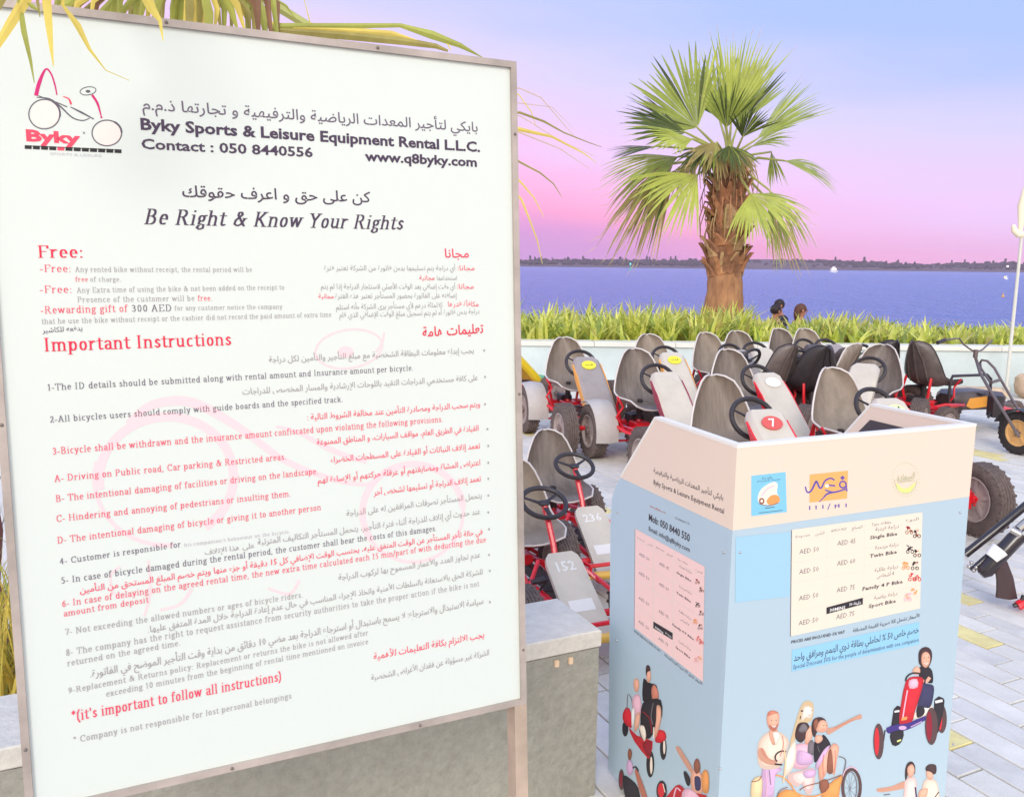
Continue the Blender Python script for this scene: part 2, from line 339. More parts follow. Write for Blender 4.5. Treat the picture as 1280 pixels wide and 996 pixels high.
    G['S'] = (.5, [[(.4, .58), (.26, .68), (.11, .56), (.16, .4), (.36, .28), (.4, .12), (.24, 0), (.08, .1)]]); G['V'] = (.62, [[(.08, CP), (.3, .02), (.52, CP)]])
    G['0'] = (.48, [_arc(.23, .33, .14, .33, 0, 360, 14)]); G['1'] = (.4, [*_st(.2, 0, .66, 1, 0), [(.1, .56), (.2, .66)]]); G['2'] = (.46, [[(.09, .52), (.14, .64), (.24, .66), (.34, .54), (.3, .36), (.08, .02), (.38, .02), (.4, .1)]])
    G['3'] = (.46, [[(.09, .56), (.2, .66), (.32, .56), (.3, .4), (.18, .35), (.33, .28), (.34, .1), (.2, 0), (.07, .08)]]); G['4'] = (.48, [[(.28, 0), (.28, .66), (.05, .2), (.4, .2)]]); G['5'] = (.46, [[(.36, .66), (.14, .66), (.11, .38), (.26, .4), (.35, .22), (.24, 0), (.08, .05)]])
    G['6'] = (.46, [[(.34, .62), (.16, .5), (.1, .22)], _arc(.22, .2, .13, .2, 0, 360, 12)]); G['7'] = (.46, [[(.08, .54), (.08, .66), (.38, .66), (.18, 0)]]); G['8'] = (.46, [_arc(.22, .5, .11, .16, 0, 360, 12), _arc(.22, .17, .13, .17, 0, 360, 12)])
    G['9'] = (.46, [[(.1, .04), (.28, .16), (.34, .44)], _arc(.22, .46, .13, .2, 0, 360, 12)])
    G['.'] = (.22, [[(.1, 0), (.1, .05)]]); G[','] = (.22, [[(.1, .05), (.06, -.1)]]); G[':'] = (.24, [[(.1, 0), (.1, .05)], [(.1, .36), (.1, .41)]]); G['-'] = (.28, [[(.04, .2), (.2, .2)], [(.04, .23), (.2, .23)]])
    G["'"] = (.2, [[(.1, .5), (.1, CP)]]); G['('] = (.28, [[(.22, .72), (.08, .5), (.08, .1), (.22, -.14)]]); G[')'] = (.28, [[(.04, .72), (.16, .5), (.16, .1), (.04, -.14)]]); G['*'] = (.34, [[(.15, .44), (.15, .7)], [(.05, .62), (.25, .52)], [(.05, .52), (.25, .62)]])
    G['&'] = (.72, [[(.6, 0), (.22, .5), (.24, .64), (.36, .66), (.42, .54), (.14, .26), (.12, .08), (.28, 0), (.44, .08), (.58, .36)], [(.5, .36), (.64, .36)]]); G['/'] = (.3, [[(.02, -.05), (.26, .7)]]); G['%'] = (.6, [[(.1, 0), (.48, .66)]]); G[' '] = (.24, [])
    return G
GL = _glyphs()
def serif(s, slant=0, nw=.105):
    vs = []; fs = []; x = 0
    for ch in s:
        w, st = GL.get(ch, GL['o']); k = 0
        for line in st:
            for i in range(len(line)-1):
                (ax, ay), (bx, by) = line[i], line[i+1]; a, b = nw/2, NT/2
                pts = [(px+sx*a, py+sy*b) for px, py in ((ax, ay), (bx, by)) for sx in (-1, 1) for sy in (-1, 1)]
                pts = sorted(set(pts)); lo = []; up = []
                for p in pts:
                    while len(lo) > 1 and (lo[-1][0]-lo[-2][0])*(p[1]-lo[-2][1])-(lo[-1][1]-lo[-2][1])*(p[0]-lo[-2][0]) <= 1e-9: lo.pop()
                    lo.append(p)
                for p in reversed(pts):
                    while len(up) > 1 and (up[-1][0]-up[-2][0])*(p[1]-up[-2][1])-(up[-1][1]-up[-2][1])*(p[0]-up[-2][0]) <= 1e-9: up.pop()
                    up.append(p)
                hull = lo[:-1]+up[:-1]; n0 = len(vs); k = (k+1) % 24
                vs += [(x+p[0]+slant*p[1], p[1], k) for p in hull]; fs.append(tuple(range(n0, n0+len(hull))))
        x += w+.045
    return vs, fs
def text(mb, pl, s, p0, p1, hpx, mt, kind='sans', bold=.0, res=2, cap=None):
    """s set on a straight baseline p0 -> p1 of face pl, capitals hpx high"""
    if kind == 'serif': vs, fs = serif(s, 0, .10 if hpx > 9.5 else .072)
    elif kind == 'italic': vs, fs = serif(s, .28)
    elif kind == 'ar': vs, fs = sans(arabic(s), bold, res)
    else: vs, fs = sans(s, bold, res)
    if not vs: return
    x0 = min(v[0] for v in vs); x1 = max(v[0] for v in vs)
    a = V(pl.uv(*p0)); b = V(pl.uv(*p1)); d = (b-a)
    H = (pl.uv(p0[0], p0[1]-hpx)[1]-a.y+pl.uv(p1[0], p1[1]-hpx)[1]-b.y)/2
    sx = d.length/(x1-x0); capn = cap or (.70 if kind != 'ar' else .78)
    sy = H/capn; d = d/d.length; u = V((-d.y, d.x)); u = V((0, 1))
    h = pl.lift()
    out = [pl.P(a.x+d.x*(v[0]-x0)*sx+u.x*v[1]*sy, a.y+d.y*(v[0]-x0)*sx+u.y*v[1]*sy, h+(v[2]*1.5e-6 if len(v) > 2 else 0)) for v in vs]
    mb.add(out, fs, mt)

# ================================================================== THE SETTING
def frange(a, b, s):
    while a < b: yield a; a += s
concrete_joint = mat('joint', (186, 180, 178), .9, noise_amt=.2, scale=8)
paver_m = [mat('paver_grey', (232, 227, 216), .75, noise_amt=.10, scale=9, wear=.14, bump=.25, bscale=160), mat('paver_light', (236, 231, 220), .75, noise_amt=.10, scale=7, wear=.14, bump=.25, bscale=160),
           mat('paver_lilac', (224, 220, 212), .75, noise_amt=.12, scale=9, wear=.14, bump=.25, bscale=160)]
paver_y = mat('paver_yellow', (246, 228, 158), .7, noise_amt=.12, scale=14, wear=.14, bump=.2, bscale=140)
g = MB(); n = 24; S = 60.0
g.add([(-S, -30, -.03), (S, -30, -.03), (S, 11.0, -.03), (-S, 11.0, -.03)], [(0, 1, 2, 3)])
pav = obj('pavement', g.mesh('pavement', concrete_joint, False), kind='structure')
g = MB(); g.add([(-S, 11, -.03), (S, 11, -.03), (S, 19, -.2), (-S, 19, -.2), (S, 21, -1.9), (-S, 21, -1.9)], [(0, 1, 2, 3), (3, 2, 4, 5)])
obj('shore_ground', g.mesh('shore_ground', mat('sand', (190, 178, 160), .95, noise_amt=.25, scale=3, bump=.4, bscale=30), False), kind='structure')
# herringbone-free running bond of long narrow pavers, each about 11 x 33 cm
PW, PL = .112, .335
yellow_cells = set(); cells = []
def inview(P, m=170):
    q = P-EYE; d = q.dot(_fw)
    if d < .3: return False
    x = 640+F*q.dot(CR)/d; y = 498-F*q.dot(CU)/d
    return -m < x < 1280+m and y < 996+m
tips = [(3.21, 2.19), (2.53, 1.70)]
for px_, py_ in ((762, 880), (762, 990), (700, 540), (770, 640), (1277, 570), (1180, 512), (1240, 532), (790, 540), (1236, 505), (1268, 740)):
    q_ = on_z(px_, py_, 0); tips.append((q_.dot(A), q_.dot(B)))
for i in range(-30, 110):
    for j in range(-8, 42):
        off = (i % 3)*PL/3
        c = A*((i+.5)*PW)+B*((j+.5)*PL+off)
        if c.y > 10.9 or not inview(c): continue
        cells.append((c.length, i, j, c))
cells.sort(key=lambda t: t[0])
def near_yellow(c): return any(ta-.335 < c.dot(A) < ta and tb+.06 < c.dot(B) < tb+.24 for ta, tb in tips)
pm = []
for mt in paver_m+[paver_y]:
    b = MB(); b.box((-PW/2+.0035, -PL/2+.0035, -.03), (PW/2-.0035, PL/2-.0035, 0), bev=.002); pm.append(b.mesh('paving_stone', mt, False))
far = MB(); cnt = 0
for d, i, j, c in cells:
    r = random.random(); k = 3 if near_yellow(c) else (0 if r < .5 else 1 if r < .8 else 2); dz = random.uniform(-.0012, .0012)
    vis = c.x > .15 and not (.5 < c.x < 1.15 and c.y < 1.9)
    if cnt < 298 and vis:
        o = obj('paving_stone', pm[k], pav); o.location = (c.x, c.y, dz); o.rotation_euler = (0, 0, YAW); cnt += 1
    else:
        Mx = Matrix.Translation((c.x, c.y, dz)) @ Matrix.Rotation(YAW, 4, 'Z')
        x, y = PW/2-.0035, PL/2-.0035
        vs = [Mx @ V(p) for p in ((-x, -y, 0), (x, -y, 0), (x, y, 0), (-x, y, 0), (-x, -y, -.02), (x, -y, -.02), (x, y, -.02), (-x, y, -.02))]
        far.add(vs, [(0, 1, 2, 3), (0, 4, 5, 1), (1, 5, 6, 2), (2, 6, 7, 3), (3, 7, 4, 0)], (paver_m+[paver_y])[k])
obj('distant_paving', far.mesh('distant_paving', None, False), pav, kind='stuff')

# sea
sea_m = bpy.data.materials.new('sea_water'); sea_m.use_nodes = True; t = sea_m.node_tree; b = t.nodes['Principled BSDF']
b.inputs['Base Color'].default_value = rgb(98, 138, 216); b.inputs['Roughness'].default_value = .22; b.inputs['IOR'].default_value = 1.33
tcn = nn(t, 'ShaderNodeTexCoord'); mpn = nn(t, 'ShaderNodeMapping'); mpn.inputs['Scale'].default_value = (1, .55, 1); t.links.new(tcn.outputs['Object'], mpn.inputs[0])
hs = []
for sc_, st_, ds in ((9.0, 1.0, .35), (2.2, 1.0, .9), (.5, 1.0, 1.0), (.05, .6, 2.5)):
    q = nn(t, 'ShaderNodeTexNoise'); q.inputs['Scale'].default_value = sc_; q.inputs['Detail'].default_value = 4; t.links.new(mpn.outputs[0], q.inputs['Vector'])
    bpn = nn(t, 'ShaderNodeBump'); bpn.inputs['Strength'].default_value = st_; bpn.inputs['Distance'].default_value = ds; t.links.new(q.outputs[0], bpn.inputs['Height'])
    if hs: t.links.new(hs[-1].outputs[0], bpn.inputs['Normal'])
    hs.append(bpn)
t.links.new(hs[-1].outputs[0], b.inputs['Normal'])
g = MB(); g.add([(-2500, 19.5, -1.5), (2500, 19.5, -1.5), (2500, 4500, -1.5), (-2500, 4500, -1.5)], [(0, 1, 2, 3)])
obj('sea', g.mesh('sea', sea_m, False), kind='structure')

# far shore: a low strip of land with its wood
DS = 900.0
g = MB(); N = 220; rows = []
for i in range(N+1):
    X = -260+i*1100/N; hh = 3.2+2.0*noise.noise(V((X*.004, 0, 0)))+.6*noise.noise(V((X*.03, 3, 0)))
    xr = X/DS
    hh += 5.5*math.exp(-((X-300)/110)**2)+3.2*math.exp(-((X-560)/120)**2)+1.0
    rows += [(X, DS, -2), (X, DS+4, -.6), (X, DS+30, max(hh*.55, .8)), (X, DS+70, max(hh, 1.5)), (X, DS+160, max(hh*.9, 1.2)), (X, DS+170, -2)]
g.add(rows, [(i*6+k, (i+1)*6+k, (i+1)*6+k+1, i*6+k+1) for i in range(N) for k in range(5)])
obj('far_shore', g.mesh('far_shore', mat('far_land', (98, 82, 88), .95, noise_amt=.2, scale=.03)), kind='structure')
g = MB(); rnd = random.Random(3)
for i in range(2600):
    X = rnd.uniform(-240, 800); q = noise.noise(V((X*.012, 7, 0)))
    hh = 3.2+2.0*noise.noise(V((X*.004, 0, 0)))+5.5*math.exp(-((X-300)/110)**2)+3.2*math.exp(-((X-560)/120)**2)+1.0
    if 200 < X < 330 and rnd.random() < .8: continue
    y = rnd.uniform(12, 66); base = hh*.55*y/30 if y < 30 else hh*(.55+.45*(y-30)/40)
    s = rnd.uniform(.9, 2.5)*(1+.5*q)
    g.ball((X, DS+y, base+s*.5), (s*rnd.uniform(.7, 1.5), s, s*rnd.uniform(.5, .9)), nu=5, nv=4)
    if rnd.random() < .05: g.ball((X, DS+y, base+s*1.9), (s*.55, s*.5, s*.8), nu=5, nv=4); g.tube([(X, DS+y, base), (X, DS+y, base+s*1.8)], .25, 4)
obj('far_wood', g.mesh('far_wood', mat('far_foliage', (72, 62, 66), .95, noise_amt=.3, scale=.2), False), kind='stuff', label='low dark wood along the far shore of the sea', category='wood')

# air over the water
hz = MB(); hz.box((-420, -8, -3.2), (1000, DS+180, 30))
hm = bpy.data.materials.new('haze'); hm.use_nodes = True; t = hm.node_tree; t.nodes.remove(t.nodes['Principled BSDF'])
pv = nn(t, 'ShaderNodeVolumePrincipled'); pv.inputs['Color'].default_value = rgb(238, 222, 246); pv.inputs['Density'].default_value = .00034; pv.inputs['Anisotropy'].default_value = 0
t.links.new(pv.outputs[0], t.nodes['Material Output'].inputs['Volume'])
HAZE = True
if HAZE: obj('haze', hz.mesh('haze', hm, False), kind='stuff', label='thin evening haze over the water and the far shore', category='haze')

# ------------------------------------------------------------------ low wall, planting behind it
wall_m = mat('painted_wall', (208, 220, 220), .8, noise_amt=.06, scale=2, wear=.16, bump=.2, bscale=50)
cope_m = mat('coping', (226, 224, 214), .75, noise_amt=.06, scale=5)
wl = root('low_wall', (3, 10.75, 0), 'long low pale grey planter wall between the karts and the green border', 'wall')
g = MB(); g.box((-9, 10.60, -.02), (14, 10.85, .50)); part('wall_face', g, wall_m, wl, False)
for i in range(23):
    g = MB(); g.box((-9+i+.003, 10.57, .502), (-8+i-.003, 10.90, .56), bev=.006); part('coping_stone', g, cope_m, wl, False)
g = MB(); g.add([(-9, 10.86, .46), (14, 10.86, .46), (14, 12.9, .42), (-9, 12.9, .42), (14, 13.3, -.1), (-9, 13.3, -.1)], [(0, 1, 2, 3), (3, 2, 4, 5)])
obj('planting_soil', g.mesh('planting_soil', mat('soil', (120, 104, 84), .95, noise_amt=.3, scale=12), False), kind='structure')

leafs = [mat('blade_green', (204, 214, 96), .5, noise_amt=.25, scale=3, trans=.35), mat('blade_lime', (240, 238, 128), .5, noise_amt=.2, scale=3, trans=.35),
         mat('blade_dark', (148, 168, 82), .55, noise_amt=.25, scale=3, trans=.3), mat('blade_straw', (208, 196, 120), .6, noise_amt=.2, scale=3, trans=.3)]
def blade(mb, base, ang, lean, L, w, mt):
    d = V((cos(ang), sin(ang), 0)); s = V((-d.y, d.x, 0)); vs = []
    for k in range(5):
        t = k/4; out = lean*t*t*L; up = L*(t-.35*lean*t*t); ww = w*(1-t**1.6)*(.7+.6*t if t < .5 else 1)
        c = V(base)+d*out+Z*up
        if k < 4: vs += [c-s*ww, c+s*ww]
        else: vs.append(c)
    mb.add(vs, [(0, 1, 3, 2), (2, 3, 5, 4), (4, 5, 7, 6), (6, 7, 8)], mt)
g = MB(); rnd = random.Random(11)
for i in range(1150):
    X = rnd.uniform(-2.5, 9.5); Y = rnd.uniform(10.92, 12.8)
    k = min(1, max(0, (X-3.6)/2.2)); hgt = .50*(1-k)+.30*k; hgt *= rnd.uniform(.7, 1.2)*(1-.42*math.exp(-((X-3.45*Y/11)/.38)**2))*(1+.22*noise.noise(V((X*1.3, Y, 2))))
    tone = noise.noise(V((X*.9, Y*2, 5)))
    for q in range(rnd.randint(6, 9)):
        r = rnd.random()+tone*.5; mt = leafs[1] if r < .45 else leafs[0] if r < .78 else leafs[2] if r < .96 else leafs[3]
        blade(g, (X+rnd.uniform(-.06, .06), Y+rnd.uniform(-.06, .06), .44), rnd.uniform(0, 2*pi), rnd.uniform(.15, 1.05), hgt*rnd.uniform(.7, 1.2), rnd.uniform(.022, .046), mt)
obj('border_grass', g.mesh('border_grass', None, False), kind='stuff', label='band of lime green strappy lily leaves behind the low wall', category='plants')

# loose stones at the foot of the wall
stone_m = mat('tan_stone', (206, 180, 152), .85, noise_amt=.22, scale=9, bump=.5, bscale=25)
def rock(x0, x1, yt, yb, Y, label, seed):
    a = on_y(x0, yb, Y); b_ = on_y(x1, yb, Y); top = on_y((x0+x1)/2, yt, Y).z
    cx = (a.x+b_.x)/2; w = (b_.x-a.x)/2; r = root('stone', (cx, Y, 0), label, 'stone'); rn = random.Random(seed)
    mb = MB(); bm = bmesh.new(); bmesh.ops.create_icosphere(bm, subdivisions=3, radius=1)
    vs = []
    for v in bm.verts:
        p = v.co.copy(); p = V((max(-.8, min(.8, p.x)), max(-.8, min(.8, p.y)), max(-.75, min(.75, p.z))))/.8
        nz_ = 1+.16*noise.noise(p*1.7+V((seed, 0, 0))); vs.append((cx+p.x*w*nz_, Y+p.y*.16*nz_, top*.5+p.z*top*.52*nz_))
    mb.add(vs, [tuple(v.index for v in f.verts) for f in bm.faces]); bm.free(); part('stone_body', mb, stone_m, r)
rock(1191, 1252, 484, 503, 10.15, 'long low tan stone at the foot of the pale wall', 2)
rock(1271, 1312, 468, 507, 10.1, 'tall tan stone block by the wall at the right edge of the photo', 5)

# ------------------------------------------------------------------ concrete bench behind the sign
HB = .50
c1 = on_z(752, 787, HB)
bench = root('concrete_bench', (c1.x, c1.y, 0), 'long speckled grey concrete block bench with a pale top behind the notice board', 'bench')
conc = mat('bench_concrete', (164, 162, 150), .85, noise_amt=.12, scale=40, wear=.16, bump=.5, bscale=55)
conct = mat('bench_top', (222, 218, 206), .8, noise_amt=.09, scale=30, wear=.16, bump=.3, bscale=80)
def slab(o, la, lb, z0, z1, bev=0):
    M = Matrix.Translation(o) @ Matrix.Rotation(YAW, 4, 'Z'); mb = MB(); mb.box((min(la, 0), 0, z0), (max(la, 0), lb, z1), M=M, bev=bev); return mb
o1 = V((c1.x, c1.y, 0))
part('block', slab(o1-A*.004+B*.004, -2.6, .247, -.02, HB-.052), conc, bench, False)
part('top_slab', slab(o1, -2.6, .255, HB-.05, HB, .004), conct, bench, False)
for px in (675, 696):
    q = on_z(px, 806, HB-.06); mb = MB(); q = o1+A*((q-o1).dot(A)); M = Matrix.Translation((q.x, q.y, HB-.062)) @ Matrix.Rotation(YAW, 4, 'Z')
    mb.box((-.006, -.004, -.018), (.006, .003, .0), M=M); part('metal_clip', mb, mat('clip', (235, 205, 170), .5), bench, False)

# ------------------------------------------------------------------ the notice board
LEAN = radians(3.8); SW_, SH_, SX, SZ0 = .845, 1.209, .023, .650
U = Z*cos(LEAN)+B*sin(LEAN); NRM = (A.cross(U)).normalized()
if NRM.dot(EYE-V((SX, 1.6, 1.2))) < 0: NRM = -NRM
BR = V((SX, 1.6, SZ0)); O = BR-A*SW_
sign = root('notice_board', (BR.x-A.x*SW_/2, 1.6-A.y*SW_/2, 0), 'large white printed rules board in a thin beige metal frame on two legs', 'sign')
white_panel = mat('board_white', (218, 225, 217), .3, coat=.3, bump=.06, bscale=2.2)
frame_m = mat('frame_metal', (180, 168, 158), .5, metal=.15, noise_amt=.22, scale=9, stretch=(1, 1, 1), bump=.1)
leg_m = mat('leg_metal', (188, 168, 148), .5, metal=.15, noise_amt=.2, scale=9)
def pbox(mb, a0, a1, u0, u1, n0, n1, mt=None):
    vs = [O+A*a+U*u+NRM*n_ for n_ in (n0, n1) for a, u in ((a0, u0), (a1, u0), (a1, u1), (a0, u1))]
    mb.add(vs, [(3, 2, 1, 0), (4, 5, 6, 7), (0, 1, 5, 4), (1, 2, 6, 5), (2, 3, 7, 6), (3, 0, 4, 7)], mt)
mb = MB(); pbox(mb, -.002, SW_+.002, -.002, SH_+.002, -.012, 0); part('panel', mb, white_panel, sign, False)
FWd = .0115
for a0, a1, u0, u1, nm in ((-FWd, SW_+FWd, SH_, SH_+FWd, 'top_rail'), (-FWd, SW_+FWd, -FWd, 0, 'bottom_rail'), (-FWd, 0, 0, SH_, 'side_rail'), (SW_, SW_+FWd, 0, SH_, 'side_rail')):
    mb = MB(); e = .0006 if 'side' in nm else 0; pbox(mb, a0, a1, u0, u1, -.03, .006+e); part(nm, mb, frame_m, sign, False)
for a0, a1 in ((-FWd-.001, .017), (SW_-.014, SW_+FWd+.001)):
    mb = MB(); drop = (O.z+.0)/cos(LEAN)
    pbox(mb, a0, a1, -drop, -FWd-.001, -.032, .004); part('leg', mb, leg_m, sign, False)
for a0 in (-FWd, SW_-.004):
    mb = MB(); pbox(mb, a0+.001, a0+.014, -.02, SH_+.002, -.05, -.031); part('rear_upright', mb, leg_m, sign, False)

for a_, u_ in ((-FWd/2, .1), (-FWd/2, SH_*.5), (-FWd/2, SH_-.1), (SW_+FWd/2, .1), (SW_+FWd/2, SH_*.5), (SW_+FWd/2, SH_-.12), (SW_*.3, SH_+FWd/2), (SW_*.7, SH_+FWd/2), (SW_*.35, -FWd/2), (SW_*.75, -FWd/2)):
    mb = MB(); mb.ball(O+A*a_+U*u_+NRM*.0066, .0028, nu=8, nv=6); part('rivet', mb, mat('rivet', (130, 120, 112), .4, metal=.5), sign)
pl = Plane(O, A, U, NRM); KH = mat('ink_heading', (70, 54, 78), .6); K = mat('ink_dark', (104, 92, 110), .6); KG = mat('ink_grey', (164, 158, 158), .6); KR = mat('ink_red', (236, 70, 98), .6); KK = mat('ink_black', (30, 26, 30), .6)
KP = mat('ink_magenta', (206, 20, 112), .6); PK = mat('print_pale_pink', (244, 200, 214), .5); PK2 = mat('print_faint_pink', (240, 208, 210), .5)
# watermark
mb = MB()
pring(mb, pl, 208, 597, 84, 76, 11, PK2, -185, 60, rot=-.1); pring(mb, pl, 208, 597, 90, 84, 5, PK2, 90, 200, rot=-.1)
pring(mb, pl, 516, 640, 63, 60, 8, PK2, 150, 360, rot=-.1); pring(mb, pl, 516, 640, 63, 62, 4, PK2, 0, 150, rot=-.1)
pline(mb, pl, [(160, 530), (190, 506), (240, 503), (300, 535), (355, 575), (420, 600), (462, 606)], [9, 12, 8, 4], PK2, 5)
pline(mb, pl, [(345, 533), (372, 540), (410, 560), (440, 572), (458, 577)], [3, 7, 4], PK2, 5)
pring(mb, pl, 436, 436, 42, 24, 2.5, PK2, 0, 360, rot=-.15); pell(mb, pl, 432, 440, 10, 7, PK2); pline(mb, pl, [(470, 440), (478, 428), (480, 415)], [3, 2], PK2, 3)
pline(mb, pl, [(185, 700), (188, 740), (180, 770)], [3, 3], PK2, 3); pline(mb, pl, [(150, 708), (138, 720), (145, 745), (170, 742)], [3, 2], PK2, 4); pline(mb, pl, [(200, 762), (225, 755), (240, 735)], [3, 4], PK2, 4)
pline(mb, pl, [(335, 735), (362, 742), (374, 725)], [3, 4], PK2, 4)
pl.k = 0; part('faint_bicycle_print', mb, PK2, sign, False)
# emblem
mb = MB()
pline(mb, pl, [(45, 120), (49, 104), (57, 87), (64, 93), (69, 108), (71, 119)], [5, 5, 2.4, 2, 2, 1.4], KP, 5)
GY = mat('ink_line', (92, 88, 100), .6)
pell(mb, pl, 56, 143, 18, 17, mat('print_cream', (244, 226, 216), .5)); pell(mb, pl, 134, 167, 17, 15, mat('print_cream', (244, 226, 216), .5))
pring(mb, pl, 55.5, 143, 19.5, 18.5, 1.4, GY); pring(mb, pl, 55.5, 143, 19.5, 18.5, 2.4, GY, -60, 10); pring(mb, pl, 133.5, 166.5, 18.5, 16, 1.4, GY); pring(mb, pl, 133.5, 166.5, 18.5, 16, 2.4, GY, -60, 0)
pline(mb, pl, [(46, 122), (62, 124), (76, 134), (90, 147), (103, 151), (112, 148)], [1, 2, 1.5, 1], GY, 5); pline(mb, pl, [(88, 134), (102, 141), (117, 149)], [1, 2.4, 1], GY, 5)
pline(mb, pl, [(48, 120), (56, 123), (70, 128), (84, 134)], [1, 1.4], GY, 5)
pring(mb, pl, 110, 114, 10, 5, 1, GY, rot=-.15); pell(mb, pl, 110, 114.5, 3, 1.8, GY)
pline(mb, pl, [(115, 119), (122, 130), (127, 148)], [3, 3, 1], KP, 5); pline(mb, pl, [(79, 121), (86, 124), (89, 131)], [1, 1.8, 3], KR, 5)
for p0, p1, s_ in (((33, 176), (101, 180), 'Byky'),): text(mb, pl, s_, p0, p1, 13.5, KR, bold=.045)
text(mb, pl, 'R', (104, 168), (107, 168), 3, GY)
for i in range(12):
    x = 31+i*10.2; y = 184+i*.46; pline(mb, pl, [(x, y), (x+8.6, y+.4)], 4.6, KR if i in (4,) else KK)
pline(mb, pl, [(31, 182.4), (152, 188)], .8, KK)
text(mb, pl, 'SPORTS & LEISURE', (63, 194), (127, 196.5), 3.2, mat('ink_faint', (200, 196, 200), .6))
part('bicycle_emblem', mb, None, sign, False)
def line(pl, *a, parent=None, **k):
    mb = MB(); text(mb, pl, *a, **k); part('printed_line', mb, None, parent or sign, False)
# heading
line(pl, 'بايكي لتأجير المعدات الرياضية والترفيهية و تجارتها ذ.م.م', (178, 137), (597, 165), 14, K, 'ar', .006)
line(pl, 'Byky Sports & Leisure Equipment Rental L.L.C.', (176, 162), (600, 190), 13, KH, bold=.03)
line(pl, 'Contact : 050 8440556', (177, 186), (391, 196.5), 12, KH, bold=.022)
line(pl, 'www.q8byky.com', (456, 201), (596, 208.5), 11.5, KH, bold=.03)
line(pl, 'كن على حق و اعرف حقوقك', (228, 246), (463, 253), 15, KH, 'ar', .008)
line(pl, 'Be Right & Know Your Rights', (180, 280), (505, 287), 18, KH, 'italic')
T = lambda s_, x0, y0, x1, y1, h, m_, k='serif', b=.0: line(pl, s_, (x0, y0), (x1, y1), h, m_, k, b, 1)
R_, G_, D_ = KR, KG, K
RH = mat('ink_red_heading', (226, 34, 70), .6); T('Free:', 48, 322, 103, 322, 15, RH); T('-Free:', 50, 340, 88, 340, 9, R_); T('Any rented bike without receipt, the rental period will be', 94, 340, 315, 340, 6.5, G_)
T('free', 94, 352, 110, 352, 6, R_); T('of charge.', 113, 352, 151, 352, 6, G_); T('-Free:', 50, 366, 89, 366, 9, R_)
T('Any Extra time of using the bike & not been added on the receipt to', 96, 366, 355, 362, 6.5, G_); T('Presence of the customer will be', 97, 378, 243, 376, 7, G_); T('free.', 247, 376, 265, 376, 7, R_)
T('-Rewarding gift of', 51, 392, 160, 389.5, 9, R_); T('300 AED', 165, 389.5, 214, 389, 8.5, D_); T('for any customer notice the company', 218, 388, 353, 386, 6, G_)
T('that he use the bike without receipt or the cashier did not record the paid amount of extra time', 52, 405, 414, 396, 6.5, G_)
T('يدفعه للكاشير', 53, 416, 103, 413, 7, D_, 'ar'); T('Important Instructions', 56, 439, 289, 431, 16, RH)
T('مجانا', 556, 322, 586, 322, 12, R_, 'ar', .01)
T('مجانا:', 572, 338, 593, 338, 7, R_, 'ar'); T('أي دراجة يتم تسليمها بدون فاتورة من الشركة تعتبر فترة', 405, 338, 569, 338, 7, G_, 'ar'); T('استخدامها', 546, 350, 571, 350, 6, G_, 'ar'); T('مجانية', 524, 350, 543, 350, 6.5, R_, 'ar')
T('مجانا:', 571, 361, 592, 361, 7, R_, 'ar'); T('أي وقت إضافي بعد الوقت الأصلي لاستئجار الدراجة إذا لم يتم', 401, 361, 569, 361, 7, G_, 'ar')
T('إضافته على الفاتورة بحضور المستأجر تعتبر هذه الفترة', 419, 373, 571, 372, 7, G_, 'ar'); T('مجانية', 398, 373, 417, 373, 6.5, R_, 'ar')
T('مكافأة قدرها', 560, 383, 598, 383, 7, R_, 'ar'); T('ثلاثمائة درهم لأي مستأجر يرى الشركة وأنه استلم', 420, 387, 553, 384, 7, G_, 'ar'); T('دراجة بدون فاتورة أو لم يتم تسجيل مبلغ الوقت الإضافي الذي قام', 424, 397, 599, 392, 7, G_, 'ar')
T('تعليمات هامة', 528, 421, 604, 416, 13, RH, 'ar', .012)
